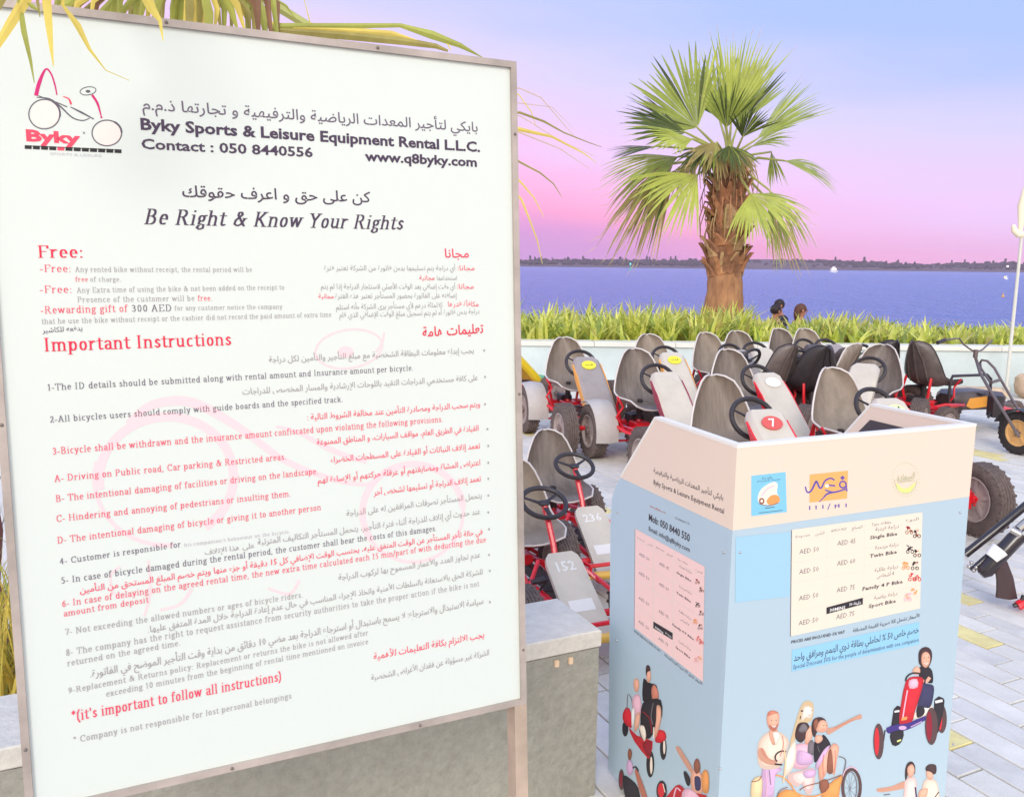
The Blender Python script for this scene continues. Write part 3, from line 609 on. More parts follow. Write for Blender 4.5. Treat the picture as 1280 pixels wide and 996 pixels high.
L = [('يجب إبداع معلومات البطاقة الشخصية مع مبلغ التأجير والتأمين لكل دراجة', 336, 453, 592, 441, 8, 'gA'),
 ('1-The ID details should be submitted along with rental amount and Insurance amount per bicycle.', 60, 488, 516, 463, 7.5, 'd'),
 ('على كافة مستخدمي الدراجات التقيد باللوحات الإرشادية والمسار المخصص للدراجات', 303, 493, 597, 475, 8, 'gA'),
 ('2-All bicycles users should comply with guide boards and the specified track.', 63, 528, 428, 502, 7.5, 'd'),
 ('ويتم سحب الدراجة ومصادرة التأمين عند مخالفة الشروط التالية :', 384, 525, 600, 508, 8, 'rA'),
 ('3-Bicycle shall be withdrawn and the insurance amount confiscated upon violating the following provisions.', 66, 568, 553, 527, 8, 'r'),
 ('القيادة في الطريق العام، مواقف السيارات، و المناطق الممنوعة', 396, 556, 598, 538, 8, 'rA'),
 ('A- Driving on Public road, Car parking & Restricted areas.', 68, 602, 357, 574, 8, 'r'),
 ('تعمد إتلاف النباتات أو القيادة على المسطحات الخضراء', 413, 578, 600, 560, 8, 'rA'),
 ('B- The intentional damaging of facilities or driving on the landscape.', 70, 627, 397, 592, 8, 'r'),
 ('اعتراض المشاة ومضايقتهم أو عرقلة حركتهم أو الإساءة لهم', 397, 604, 600, 581, 8, 'rA'),
 ('C- Hindering and annoying of pedestrians or insulting them.', 71, 652, 363, 620, 8, 'r'),
 ('تعمد إتلاف الدراجة أو تسليمها لشخص آخر', 467, 619, 601, 601, 8, 'rA'),
 ('D- The intentional damaging of bicycle or giving it to another person', 72, 679, 401, 637, 8, 'r'),
 ('يتحمل المستأجر تصرفات المرافقين له على الدراجة', 433, 645, 602, 622, 8, 'gA'),
 ('4- Customer is responsible for', 75, 705, 226, 683, 7.5, 'd'), ("his companion's behaviour on the bicycle.", 230, 683, 362, 666, 4.5, 'f'),
 ('عند حدوث أي إتلاف للدراجة أثناء فترة التأجير، يتحمل المستأجر التكاليف المترتبة', 322, 681, 600, 642, 8, 'gA'), ('على هذا الإتلاف', 256, 693, 318, 684, 7, 'gA'),
 ('5- In case of bicycle damaged during the rental period, the customer shall bear the costs of this damages.', 77, 729, 545, 663, 7.5, 'd'),
 ('في حالة تأخر المستأجر عن الوقت المتفق عليه، يحتسب الوقت الإضافي كل 15 دقيقة أو جزء منها ويتم خصم المبلغ المستحق من التأمين', 100, 741, 603, 667, 8, 'rA'),
 ('6- In case of delaying on the agreed rental time, the new extra time calculated each 15 min/part of with deducting the due', 78, 758, 607, 677, 7.5, 'r'),
 ('amount from deposit', 80, 770, 186, 752, 7.5, 'r'),
 ('عدم تجاوز العدد والأعمار المسموح بها لركوب الدراجة', 423, 725, 600, 696, 8, 'gA'),
 ('7- Not exceeding the allowed numbers or ages of bicycle riders.', 82, 793, 378, 746, 7.5, 'g'),
 ('للشركة الحق بالاستعانة بالسلطات الأمنية واتخاذ الإجراء المناسب في حال عدم إعادة الدراجة خلال المدة المتفق عليها.', 185, 790, 603, 717, 8, 'gA'),
 ('8- The company has the right to request assistance from security authorities to take the proper action if the bike is not', 83, 819, 599, 732, 7.5, 'g'),
 ('returned on the agreed time.', 84, 832, 225, 806, 7.5, 'g'),
 ('سياسة الاستبدال والاسترجاع: لا يسمح باستبدال أو استرجاع الدراجة بعد مضي 10 دقائق من بداية وقت التأجير الموضح في الفاتورة.', 113, 846, 604, 754, 9.5, 'gA'),
 ('9-Replacement & Returns policy: Replacement or returns the bike is not allowed after', 86, 866, 460, 793, 7, 'g'),
 ('exceeding 10 minutes from the beginning of rental time mentioned on invoice', 133, 870, 460, 804, 7, 'g'),
 ('*(it\'s important to follow all instructions)', 90, 901, 351, 850, 12.5, 'r'),
 ('* Company is not responsible for lost personal belongings', 92, 928, 364, 872, 7.5, 'g'),
 ('يجب الالتزام بكافة التعليمات للأهمية', 467, 824, 605, 796, 9, 'rA'), ('الشركة غير مسؤولة عن فقدان الأغراض الشخصية', 464, 850, 611, 818, 8, 'gA')]
fm = mat('ink_faint2', (190, 184, 188), .6)
for s_, x0, y0, x1, y1, h, k in L: T(s_, x0, y0, x1, y1, h, {'g': KG, 'd': K, 'r': KR, 'f': fm}[k[0]], 'ar' if 'A' in k else 'serif', .004)
mb = MB()
for x, y in ((605, 438), (606, 471), (606, 505), (609, 536), (610, 557), (610, 578), (610, 598), (610, 619), (610, 640), (611, 661), (611, 693), (612, 713), (612, 752)): pell(mb, pl, x, y, 1.1, 1.6, KG, n=8)
part('printed_bullets', mb, None, sign, False, kind='stuff')

# ================================================================== THE PRINTED COUNTER
cream = mat('counter_cream', (238, 217, 196), .38, coat=.25, bump=.04, bscale=3); blue = mat('counter_blue', (182, 204, 215), .36, coat=.25, bump=.04, bscale=3); bluep = mat('counter_sky_patch', (164, 206, 228), .4)
edge_m = mat('counter_edge', (240, 236, 226), .5); dark_m = mat('counter_dark', (72, 66, 70), .5)
P_FL = on_z(917, 558, 1.1); P_FL = V((.498, 1.868, 0)); P_FR = V((1.193, 2.184, 0)); ka = (P_FR-P_FL).normalized(); kn = V((ka.y, -ka.x, 0))
P_BL = V((.303, 2.335, 0)); kb = (P_BL-P_FL).normalized(); kl = V((-kb.y, kb.x, 0))
if kl.dot(EYE-P_FL) < 0: kl = -kl
front = Plane(P_FL, ka, Z, kn); side = Plane(P_FL, kb, Z, kl)
counter = root('rental_counter', ((P_FL.x+P_FR.x)/2+.1, (P_FL.y+P_FR.y)/2+.25, 0), 'tall cream and pale blue rental counter covered in printed prices and pictures of pedal karts', 'counter')
def prism(pl, uvs, thick, mt, nm, d0=0.0):
    tr = tessellate_polygon([[V((a, b, 0)) for a, b in uvs]]); n_ = len(uvs)
    area = sum(uvs[i][0]*uvs[(i+1) % n_][1]-uvs[(i+1) % n_][0]*uvs[i][1] for i in range(n_))
    vs = [pl.P(a, b, -d0) for a, b in uvs]+[pl.P(a, b, -d0-thick) for a, b in uvs]
    mb = MB(); mb.add(vs, [tuple(t) for t in tr]+[tuple(n_+i for i in reversed(t)) for t in tr]+[(i, (i+1) % n_, n_+(i+1) % n_, n_+i) for i in range(n_)])
    bm = bmesh.new(); me = mb.mesh(nm, mt, False, counter.location); bm.from_mesh(me); bmesh.ops.recalc_face_normals(bm, faces=bm.faces); bm.to_mesh(me); bm.free()
    return obj(nm, me, counter)
fu = lambda x, y: front.uv(x, y); su = lambda x, y: side.uv(x, y)
WF = (P_FR-P_FL).length; WS = (P_BL-P_FL).length
zt0 = fu(917, 560)[1]; zt1 = fu(1216, 533)[1]; zb0 = fu(916, 663)[1]; zb1 = fu(1212, 620.5)[1]
prism(front, [(0.0, zb0), (WF, zb1), (WF, zt1), (0.0, zt0)], .018, cream, 'front_header')
prism(front, [(0.0, .03), (WF+.018, .03), (WF, zb1-.0), (0.0, zb0)], .018, blue, 'front_panel', .0004)
TL = su(819, 524); BLb = su(776, 597)
prism(side, [(.0185, zb0), (BLb[0], BLb[1]), (TL[0], TL[1]), (.0185, zt0)], .018, cream, 'side_header')
prism(side, [(.0185, .03), (su(760, 970)[0], .03), (su(762, 760)[0], su(762, 760)[1]), su(763, 646), su(765, 622), su(770, 606), (BLb[0], BLb[1]), (.0185, zb0)], .018, blue, 'side_panel', .0004)
rp_ = Plane(P_FR, kb, Z, -kl); Lr = WS
prism(Plane(P_FR-ka*.0, kb, Z, -kl), [(.0185, zb0), (BLb[0], BLb[1]), (TL[0], zt1+.0), (.0185, zt1)], .018, cream, 'side_header')
prism(Plane(P_FR-ka*.0, kb, Z, -kl), [(.0185, .03), (WS, .03), (BLb[0], BLb[1]), (.0185, zb0)], .018, blue, 'side_panel', .0004)
def edge(p, q, nm='edge_trim', r=.0095):
    mb = MB(); d = (q-p).normalized(); s = d.cross(Z).normalized(); up = s.cross(d)
    vs = [P+s*a*r*1.05+up*b*.004 for P in (p, q) for a, b in ((-1, -1), (1, -1), (1, 1), (-1, 1))]
    mb.add(vs, [(3, 2, 1, 0), (4, 5, 6, 7), (0, 1, 5, 4), (1, 2, 6, 5), (2, 3, 7, 6), (3, 0, 4, 7)]); part(nm, mb, edge_m, counter, False)
e = .003
edge(front.P(0, zt0+e, -.009), front.P(WF, zt1+e, -.009))
edge(side.P(.02, zt0+e, -.009), side.P(TL[0], TL[1]+e, -.009)); edge(side.P(TL[0], TL[1]+e, -.009), side.P(BLb[0], BLb[1]+e, -.009))
edge(rp_.P(.02, zt1+e, -.009), rp_.P(TL[0], zt1+e, -.009)); edge(rp_.P(TL[0], zt1+e, -.009), rp_.P(BLb[0], BLb[1]+e, -.009))
# inside: worktop and dark cut-out in the right wing, plinth
mb = MB(); vs = [P_FL+ka*.02+kb*.02, P_FL+ka*(WF-.02)+kb*.02, P_FL+ka*(WF-.02)+kb*(WS-.01), P_FL+ka*.02+kb*(WS-.01)]
for z in (.74, .76): mb.v += [tuple(v+Z*z) for v in vs]
mb.f = [(3, 2, 1, 0), (4, 5, 6, 7), (0, 1, 5, 4), (1, 2, 6, 5), (2, 3, 7, 6), (3, 0, 4, 7)]; mb.mi = [0]*6; part('worktop', mb, mat('worktop', (214, 200, 190), .5), counter, False)
mb = MB(); vs = [P_FL+ka*.02+kb*.02, P_FL+ka*(WF-.02)+kb*.02, P_FL+ka*(WF-.02)+kb*(WS-.03), P_FL+ka*.02+kb*(WS-.03)]
for z in (0, .06): mb.v += [tuple(v+Z*z) for v in vs]
mb.f = [(3, 2, 1, 0), (4, 5, 6, 7), (0, 1, 5, 4), (1, 2, 6, 5), (2, 3, 7, 6), (3, 0, 4, 7)]; mb.mi = [0]*6; part('plinth', mb, dark_m, counter, False)
inr = Plane(P_FR-(-kl)*.0185, kb, Z, kl)
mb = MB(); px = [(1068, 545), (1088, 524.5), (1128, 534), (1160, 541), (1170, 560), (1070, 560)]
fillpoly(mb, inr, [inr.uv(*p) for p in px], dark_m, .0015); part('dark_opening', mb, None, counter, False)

for pl_, px_ in ((side, [(771, 800), (772, 640), (905, 690), (900, 960)]), (front, [(925, 690), (1200, 640), (1192, 930)])):
    for q_ in px_:
        uv_ = pl_.uv(*q_); mb = MB(); mb.ball(pl_.P(uv_[0], uv_[1], 0), .0035, nu=8, nv=6); part('screw', mb, mat('screw_metal', (190, 190, 190), .3, metal=.6), counter)
WH = mat('print_white', (246, 244, 238), .5); TBL = mat('print_cream_table', (238, 226, 206), .5); LN = mat('print_table_line', (226, 220, 206), .5)
SKN = mat('print_skin', (240, 178, 150), .5); SKD = mat('print_skin_shade', (214, 132, 108), .5); HRD = mat('print_dark_hair', (74, 50, 50), .5); HRB = mat('print_blonde', (246, 214, 166), .5)
PNK = mat('print_pink', (240, 190, 206), .5); LIL = mat('print_lilac', (216, 178, 214), .5); BLK = mat('print_black', (44, 38, 44), .5); NVY = mat('print_navy', (62, 60, 96), .5)
RED = mat('print_red', (220, 40, 52), .5); REDD = mat('print_dark_red', (150, 24, 44), .5); ORG = mat('print_orange', (238, 160, 88), .5); BRN = mat('print_brown', (150, 92, 70), .5); GRY = mat('print_grey', (120, 112, 116), .5)
VIO = mat('print_violet', (78, 60, 150), .5); INK = mat('print_ink', (60, 52, 62), .5); TYR = mat('print_tyre', (92, 66, 66), .5); CRM = mat('print_pale', (250, 234, 216), .5); SHR = mat('print_shirt', (250, 222, 200), .5)
YG = mat('print_lime', (226, 232, 140), .5); SKB = mat('print_sky', (132, 202, 230), .5); PRP = mat('print_purple', (98, 84, 170), .5); PINKW = mat('print_rose', (250, 214, 206), .5)
# ---- front header emblems
mb = MB(); pl = front
ppoly(mb, pl, [(939, 594.5), (982, 589.6), (983.5, 639.7), (939, 645)], SKB)
text(mb, pl, 'بلدية', (952, 599), (965, 597.5), 3, INK, 'ar', 0, 1); text(mb, pl, 'مدينة الشارقة', (946, 603), (975, 599.5), 3, INK, 'ar', 0, 1)
ppoly(mb, pl, [(947, 624), (950, 613), (958, 606), (968, 602), (972, 606), (971, 615), (974, 624), (966, 630), (952, 630)], CRM, 3)
ppoly(mb, pl, [(958, 626), (964, 619), (972, 619), (975, 625), (970, 630), (962, 631)], ORG, 3); pline(mb, pl, [(952, 619), (960, 610), (968, 607)], 1.4, PNK, 3)
pell(mb, pl, 952, 626, 3.4, 4, BRN); pell(mb, pl, 952, 626, 1.6, 2, CRM); pline(mb, pl, [(948, 629), (960, 632), (973, 628)], .9, BRN, 3)
pline(mb, pl, [(956, 635), (968, 633.5)], .8, INK); pline(mb, pl, [(948, 641), (978, 637.5)], .7, INK)
pl.k = 0; part('emblem_print', mb, None, counter, False); mb = MB()
ppoly(mb, pl, [(1012, 593), (1060, 588), (1058.7, 622.7), (1011.7, 628)], mat('print_amber', (246, 180, 104), .5))
pline(mb, pl, [(1006.5, 608), (1009, 615), (1014, 613), (1019, 603), (1021, 602), (1024, 609), (1027, 609), (1031, 601), (1038, 597.5), (1043, 600)], [1.6, 2.6, 2.2, 2], PRP, 4)
pline(mb, pl, [(1034, 606), (1044, 607)], 2, PRP); pline(mb, pl, [(1031, 612), (1042, 615), (1057, 611)], [1.6, 2.2, 2], PRP, 4)
pring(mb, pl, 1053.5, 605.5, 4, 4, 2, PRP); pline(mb, pl, [(1057.5, 606), (1058.5, 614)], 1.8, PRP); pline(mb, pl, [(1042, 615), (1034, 617), (1029, 622), (1024, 627)], [2, 2.4, 1.6, .8], PRP, 4)
ppoly(mb, pl, [(1053, 594), (1056, 597), (1053, 600), (1050, 597)], PRP); pell(mb, pl, 1033.5, 607, 2.6, 2.2, CRM)
for i, x in enumerate((1012, 1020, 1028.5, 1044, 1048.5, 1057.5)): pline(mb, pl, [(x, 632-i*.6), (x, 637-i*.7)], 1.5, PRP)
pline(mb, pl, [(1034.5, 637), (1037.5, 629)], 1, PRP); pline(mb, pl, [(1044, 632), (1048.5, 631.5)], .9, PRP)
pl.k = 0; part('emblem_print', mb, None, counter, False); mb = MB()
for i in range(28):
    t = 2*pi*i/28; pline(mb, pl, [(1132+16*cos(t), 599+20*sin(t)), (1132+17.6*cos(t), 599+22*sin(t))], 1.0, mat('print_sage', (196, 206, 164), .5))
pring(mb, pl, 1132, 599, 14, 17.5, .8, mat('print_sage', (196, 206, 164), .5), 0, 180)
ppoly(mb, pl, [(1120, 603), (1126, 609), (1134, 610), (1142, 604), (1143, 600), (1143, 607), (1137, 614.5), (1128, 615.5), (1122, 611)], YG, 3)
text(mb, pl, 'السعادة', (1121, 601), (1143, 597), 8, mat('print_sage2', (180, 190, 150), .5), 'ar', .01, 1); text(mb, pl, 'HAPPINESS', (1122, 604), (1142, 601), 3, mat('print_sage2', (180, 190, 150), .5), res=1)
pl.k = 0; part('emblem_print', mb, None, counter, False)
# ---- price table drawn with one routine on both faces
def pricetable(pl, tl, tr, br, bl, sc, face, mbt):
    def q(u, v):
        t = (tl[0]+(tr[0]-tl[0])*u, tl[1]+(tr[1]-tl[1])*u); b_ = (bl[0]+(br[0]-bl[0])*u, bl[1]+(br[1]-bl[1])*u); return (t[0]+(b_[0]-t[0])*v, t[1]+(b_[1]-t[1])*v)
    ppoly(mbt, pl, [tl, tr, br, bl], face)
    pline(mbt, pl, [tl, bl], .9*sc, GRY); pline(mbt, pl, [tl, tr], .4*sc, LN)
    for u in (.27, .56): pline(mbt, pl, [q(u, 0), q(u, 1)], .8*sc, LN)
    for v, u1 in ((.10, 1), (.31, .56), (.50, .56), (.77, .56)): pline(mbt, pl, [q(0, v), q(u1, v)], .8*sc, LN)
    for v in (.28, .46, .76): pline(mbt, pl, [q(.56, v), q(1, v)], .7*sc, LN)
    def tx(s, u0, u1, v, h, m_=INK, k='sans', b=0): text(mbt, pl, s, q(u0, v), q(u1, v), h*sc, m_, k, b, 1)
    tx('Deposit', .03, .14, .082, 3, GRY); tx('التأمين', .18, .25, .082, 4, GRY, 'ar'); tx('AMOUNT', .30, .42, .075, 3.4, GRY); tx('المبلغ', .46, .54, .075, 4, GRY, 'ar'); tx('Type of Bike', .61, .76, .07, 3.4, GRY); tx('النوع', .87, .97, .075, 4, GRY, 'ar')
    for v, a, b_ in ((.24, '50', None), (.43, '50', None), (.68, '50', None), (.915, '50', None)): tx('AED '+a, .06, .21, v, 6, GRY)
    for v, a in ((.215, '45'), (.41, '60'), (.67, '75'), (.93, '75')): tx('AED '+a, .35, .49, v, 6, GRY)
    ppoly(mbt, pl, [q(.275, .795), q(.555, .77), q(.555, .835), q(.275, .86)], BLK); tx('30MINS', .30, .42, .845, 4, WH, b=.02); tx('دقيقة 30', .45, .54, .825, 4, WH, 'ar', .01)
    for v, s_, ar in ((.20, 'Single Bike', 'دراجة فردية'), (.385, 'Twin Bike', 'دراجة مزدوجة'), (.70, 'Family 4 P Bike', 'دراجة عائلية'), (.885, 'Sport Bike', 'دراجة رياضية')):
        w = .17 if 'Fam' in s_ else .12; tx(s_, .74-w-.02, .74+w-.05, v, 4.4, INK, b=.02); tx(ar, .64, .82, v-.075 if 'Fam' not in s_ else v-.165, 5, GRY, 'ar')
    tx('4 أشخاص', .66, .79, .60, 5, GRY, 'ar')
    rn = random.Random(4)
    for u, v, c1_, c2_ in ((.90, .16, BRN, REDD), (.96, .21, BLK, BRN), (.91, .36, BLK, GRY), (.965, .41, BLK, ORG), (.88, .52, ORG, ORG), (.95, .54, BLK, BRN), (.93, .65, RED, PNK), (.97, .66, RED, GRY), (.90, .85, PNK, ORG), (.95, .82, CRM, ORG)):
        c = q(u, v)
        for k in range(6): pell(mbt, pl, c[0]+rn.uniform(-3, 3)*sc*.9, c[1]+rn.uniform(-4, 3)*sc, rn.uniform(.7, 1.6)*sc, rn.uniform(.8, 2.6)*sc, rn.choice((c1_, c1_, c2_, SKN)), rn.uniform(0, 2), 8)
        for s_ in (-1, 1): pring(mbt, pl, c[0]+2.8*s_*sc, c[1]+3.5*sc, 1.7*sc, 2*sc, .8*sc, c1_, n=10)
mb = MB(); ppoly(mb, pl, [(919.6, 671), (988.6, 664.5), (987, 745), (919, 753)], bluep)
pl.k = 0; part('sky_patch', mb, None, counter, False)
mb = MB(); pricetable(front, (989.5, 662), (1153, 640), (1150, 760), (988, 795), 1, TBL, mb); pl.k = 0; part('price_table', mb, None, counter, False)
mb = MB()
text(mb, pl, 'PRICES ARE INCLUDED 5% VAT', (989, 804), (1056, 791), 3.6, INK, bold=.02, res=1); text(mb, pl, 'الأسعار تشمل 5% ضريبة القيمة المضافة', (1066, 790), (1149, 771), 5, INK, 'ar', .004, 1)
ppoly(mb, pl, [(990, 812), (1149, 777), (1149, 805), (989.5, 839)], mat('print_strip', (150, 206, 236), .5))
text(mb, pl, 'خصم خاص 50 % لحاملي بطاقة ذوي الهمم ومرافق واحد', (992, 826), (1148, 790), 9, INK, 'ar', .012, 1)
text(mb, pl, 'Special Discount 50% for the people of determination with one companion', (991, 836), (1148, 801.5), 5.4, NVY, bold=.01, res=1)
pl.k = 0; part('discount_strip', mb, None, counter, False)
# ---- printed picture of the boy on a red kart
SHADE = True
mb = MB()
def wheelp(cx, cy, rx, ry, rim=RED, tyre=TYR): pell(mb, pl, cx, cy, rx, ry, tyre); pell(mb, pl, cx-rx*.35, cy, rx*.45, ry*.78, rim)
wheelp(1177, 898, 6.5, 18); ppoly(mb, pl, [(1168, 874), (1179, 872), (1180, 882), (1173, 914), (1167, 916)], BLK, 2); pline(mb, pl, [(1169, 877), (1178, 875)], 3.2, WH)
ppoly(mb, pl, [(1117, 886), (1126, 883), (1128, 895), (1126, 925), (1119, 931), (1113, 925)], BLK, 2); pline(mb, pl, [(1118, 889), (1124, 888)], 2.4, WH)
ppoly(mb, pl, [(1150, 884), (1158, 880), (1166, 882), (1160, 892), (1145, 898), (1139, 896)], CRM, 2)
ppoly(mb, pl, [(1150, 852), (1158, 854), (1167, 857), (1166, 873), (1162, 884), (1154, 884), (1146, 888), (1149, 868)], NVY, 3)
ppoly(mb, pl, [(1146, 884), (1153, 882), (1156, 888), (1153, 894), (1146, 896)], BLK, 3)
ppoly(mb, pl, [(1149, 834), (1158, 832), (1165, 838), (1166, 852), (1160, 853), (1150, 850)], BLK, 3)
pline(mb, pl, [(1162, 846), (1158, 851), (1154, 850)], 4, SKN, 3); ppoly(mb, pl, [(1141, 836), (1146, 832), (1150, 836), (1149, 842), (1142, 842)], SKN, 3)
ppoly(mb, pl, [(1148, 824), (1149, 813), (1156, 808), (1163, 811), (1165, 820), (1162, 831), (1157, 835), (1150, 831)], HRD, 3); ppoly(mb, pl, [(1152, 818), (1157, 814), (1162, 818), (1162, 828), (1157, 834), (1152, 829)], SKN, 3)
pline(mb, pl, [(1155, 828.5), (1158, 829.5), (1160, 828)], .8, WH); pell(mb, pl, 1155, 821.5, .8, .6, HRD); pell(mb, pl, 1160, 821, .8, .6, HRD); pline(mb, pl, [(1157.5, 822), (1158.4, 825.5)], .6, SKD)
pring(mb, pl, 1144, 850, 12, 9.5, 2, BLK, 175, 380)
ppoly(mb, pl, [(1132, 851), (1142, 845), (1152, 846), (1154, 852), (1150, 868), (1143, 890), (1139, 903), (1124, 904), (1126, 880)], RED, 2); ppoly(mb, pl, [(1136, 850), (1146, 848), (1147, 858), (1137, 860)], PNK, 2); pline(mb, pl, [(1134, 862), (1130, 885), (1128, 898)], 1.6, PNK, 3)
ppoly(mb, pl, [(1127, 896), (1134, 895), (1133, 899), (1126, 900)], ORG)
ppoly(mb, pl, [(1108, 909), (1120, 905), (1135, 903), (1156, 894), (1157, 899), (1140, 909), (1125, 914), (1110, 916)], VIO, 2); pell(mb, pl, 1128, 909, 5, 2.6, LIL); pline(mb, pl, [(1138, 908), (1152, 901)], 1.2, LIL)
ppoly(mb, pl, [(1113, 915), (1129, 912), (1127, 926), (1119, 932), (1114, 927)], BLK, 2); pline(mb, pl, [(1121, 926), (1126, 924)], 2.2, YG)
pline(mb, pl, [(1106, 912), (1104, 926)], 1.6, BLK); wheelp(1098, 926, 6.6, 22.5); wheelp(1164, 907, 8, 23.5, REDD)
pl.k = 0; part('boy_on_kart_picture', mb, None, counter, False)
# ---- printed picture of a family on a four seat bike
mb = MB(); s7 = lambda x, y: (920+x/7.324, 860+y/7.324)
def Q(pts, m_, sm=3): ppoly(mb, pl, [s7(*p) for p in pts], m_, sm)
def Ln(pts, w, m_, sm=4): pline(mb, pl, [s7(*p) for p in pts], w, m_, sm)
Q([(240, 720), (340, 700), (420, 740), (360, 800), (335, 1030), (240, 1030)], LIL)      # father's trousers
Q([(210, 480), (290, 400), (400, 400), (480, 470), (470, 560), (420, 700), (330, 740), (220, 720), (195, 600)], SHR); Q([(305, 385), (380, 380), (375, 470), (340, 520), (310, 460)], SKN)
Q([(200, 560), (250, 550), (300, 640), (370, 660), (360, 700), (280, 690), (210, 640)], SKN)
Q([(280, 300), (290, 220), (340, 200), (390, 225), (395, 300), (375, 370), (345, 395), (305, 370)], SKN); Q([(285, 250), (300, 212), (345, 200), (385, 225), (350, 230), (300, 250)], SKD); Q([(300, 330), (345, 350), (385, 320), (370, 370), (345, 390), (310, 370)], SKD)
Ln([(330, 345), (348, 352), (366, 340)], .9, WH); 
for x in (325, 366): pell(mb, pl, *s7(x, 290), .8, .55, HRD)
Q([(590, 170), (640, 115), (700, 130), (710, 210), (690, 290), (620, 330), (560, 400), (510, 560), (490, 520), (530, 360)], HRB); Q([(610, 190), (640, 160), (690, 170), (700, 220), (680, 270), (630, 270), (600, 300)], CRM)
pell(mb, pl, *s7(603, 205), 1.6, 1.2, HRD); Ln([(660, 245), (685, 240)], .7, SKD); Ln([(590, 250), (585, 280)], 1.2, HRD)
Q([(540, 520), (640, 500), (700, 560), (690, 680), (620, 740), (520, 720), (510, 600)], PNK); Q([(480, 560), (540, 480), (545, 640), (500, 760), (440, 800), (440, 700)], CRM)
Q([(640, 360), (690, 350), (700, 420), (670, 500), (630, 500)], SKN); Q([(540, 400), (570, 320), (640, 310), (670, 350), (640, 400), (630, 460), (590, 495), (545, 460)], HRD)
Q([(660, 500), (700, 470), (720, 560), (700, 610), (655, 610)], GRY); Q([(560, 570), (640, 580), (700, 620), (690, 690), (560, 690)], LIL)
Q([(480, 780), (600, 750), (710, 730), (720, 830), (690, 960), (640, 960), (600, 870), (560, 900), (480, 850)], PINKW); Q([(610, 760), (720, 740), (720, 800), (640, 820)], LIL)
Q([(715, 490), (770, 470), (800, 420), (860, 500), (850, 560), (760, 640), (715, 670)], BLK); Q([(730, 430), (780, 430), (790, 470), (750, 500), (720, 480)], SKN)
Q([(690, 340), (710, 280), (770, 260), (820, 290), (800, 330), (740, 400), (715, 445), (690, 400)], HRD); Q([(760, 300), (810, 290), (840, 340), (820, 390), (770, 400), (730, 380)], SKN)
Q([(830, 370), (900, 350), (1000, 300), (1080, 260), (1140, 235), (1145, 275), (1080, 290), (1000, 330), (900, 390), (840, 420)], SKN, 4)
Q([(760, 640), (860, 540), (880, 520), (870, 600), (850, 700), (800, 820), (760, 830)], SKN); Q([(860, 540), (900, 500), (940, 540), (920, 660), (900, 790), (870, 740), (880, 640)], SKN); Q([(730, 690), (800, 560), (860, 520), (800, 640), (740, 740)], LIL); Q([(840, 590), (870, 560), (885, 760), (830, 760)], BRN)
Ln([(940, 620), (1000, 650), (990, 740), (960, 850)], 1.3, GRY); Ln([(960, 790), (800, 850), (640, 890), (580, 930)], 1.2, BRN)
Q([(820, 900), (970, 790), (950, 900), (920, 1030), (780, 1030)], ORG, 2); Q([(140, 850), (210, 800), (240, 840), (220, 1030), (140, 1030)], HRB, 2); Ln([(140, 850), (200, 840), (230, 800)], 1.2, BRN)
Q([(390, 960), (460, 920), (560, 950), (600, 1030), (380, 1030)], ORG, 2); Q([(760, 850), (830, 830), (850, 900), (780, 960)], BRN, 2)
pring(mb, pl, *s7(1055, 900), 11, 22, 3.6, TYR); pring(mb, pl, *s7(1045, 900), 8, 19, 1, GRY); 
for k in range(10): t = 2*pi*k/10; pline(mb, pl, [s7(1040, 920), (s7(1045, 900)[0]+7.5*cos(t), s7(1045, 900)[1]+18*sin(t))], .35, GRY)
Ln([(975, 800), (1000, 740), (1060, 715), (1110, 750)], 1.2, PNK); pring(mb, pl, *s7(415, 620), 8.5, 6.5, 1.8, BLK, 150, 330, rot=-.4); Ln([(350, 690), (420, 695)], 2, BLK)
Ln([(360, 790), (430, 810), (500, 880), (560, 960), (700, 985), (850, 940)], 1.8, ORG); Ln([(370, 1000), (400, 930), (470, 900)], 1, BRN); Ln([(440, 560), (450, 700), (430, 860)], 1.6, HRB)
for x, y in ((690, 200), (800, 335), (825, 335)): pell(mb, pl, *s7(x, y), .7, .5, HRD)
Q([(600, 320), (640, 330), (650, 380), (600, 400), (565, 380)], GRY); Q([(705, 300), (740, 275), (745, 330), (715, 380)], BRN); Q([(330, 400), (380, 395), (400, 440), (360, 520), (345, 470)], CRM)
Ln([(230, 540), (260, 610), (330, 660)], .9, SKD); Ln([(420, 430), (430, 520), (400, 620)], .8, SKD); Ln([(780, 370), (805, 372)], .6, SKD); Ln([(900, 360), (1000, 318), (1080, 282)], .7, SKD); Ln([(800, 600), (790, 700), (800, 800)], .8, SKD); Ln([(905, 560), (905, 680), (895, 760)], .8, SKD)
Ln([(270, 760), (280, 880), (270, 1000)], 1.2, PNK); Ln([(300, 740), (315, 880)], .8, GRY); Ln([(600, 590), (650, 640), (690, 630)], .8, PNK); Ln([(740, 520), (760, 580)], .8, GRY)
pl.k = 0; part('family_on_bike_picture', mb, None, counter, False)
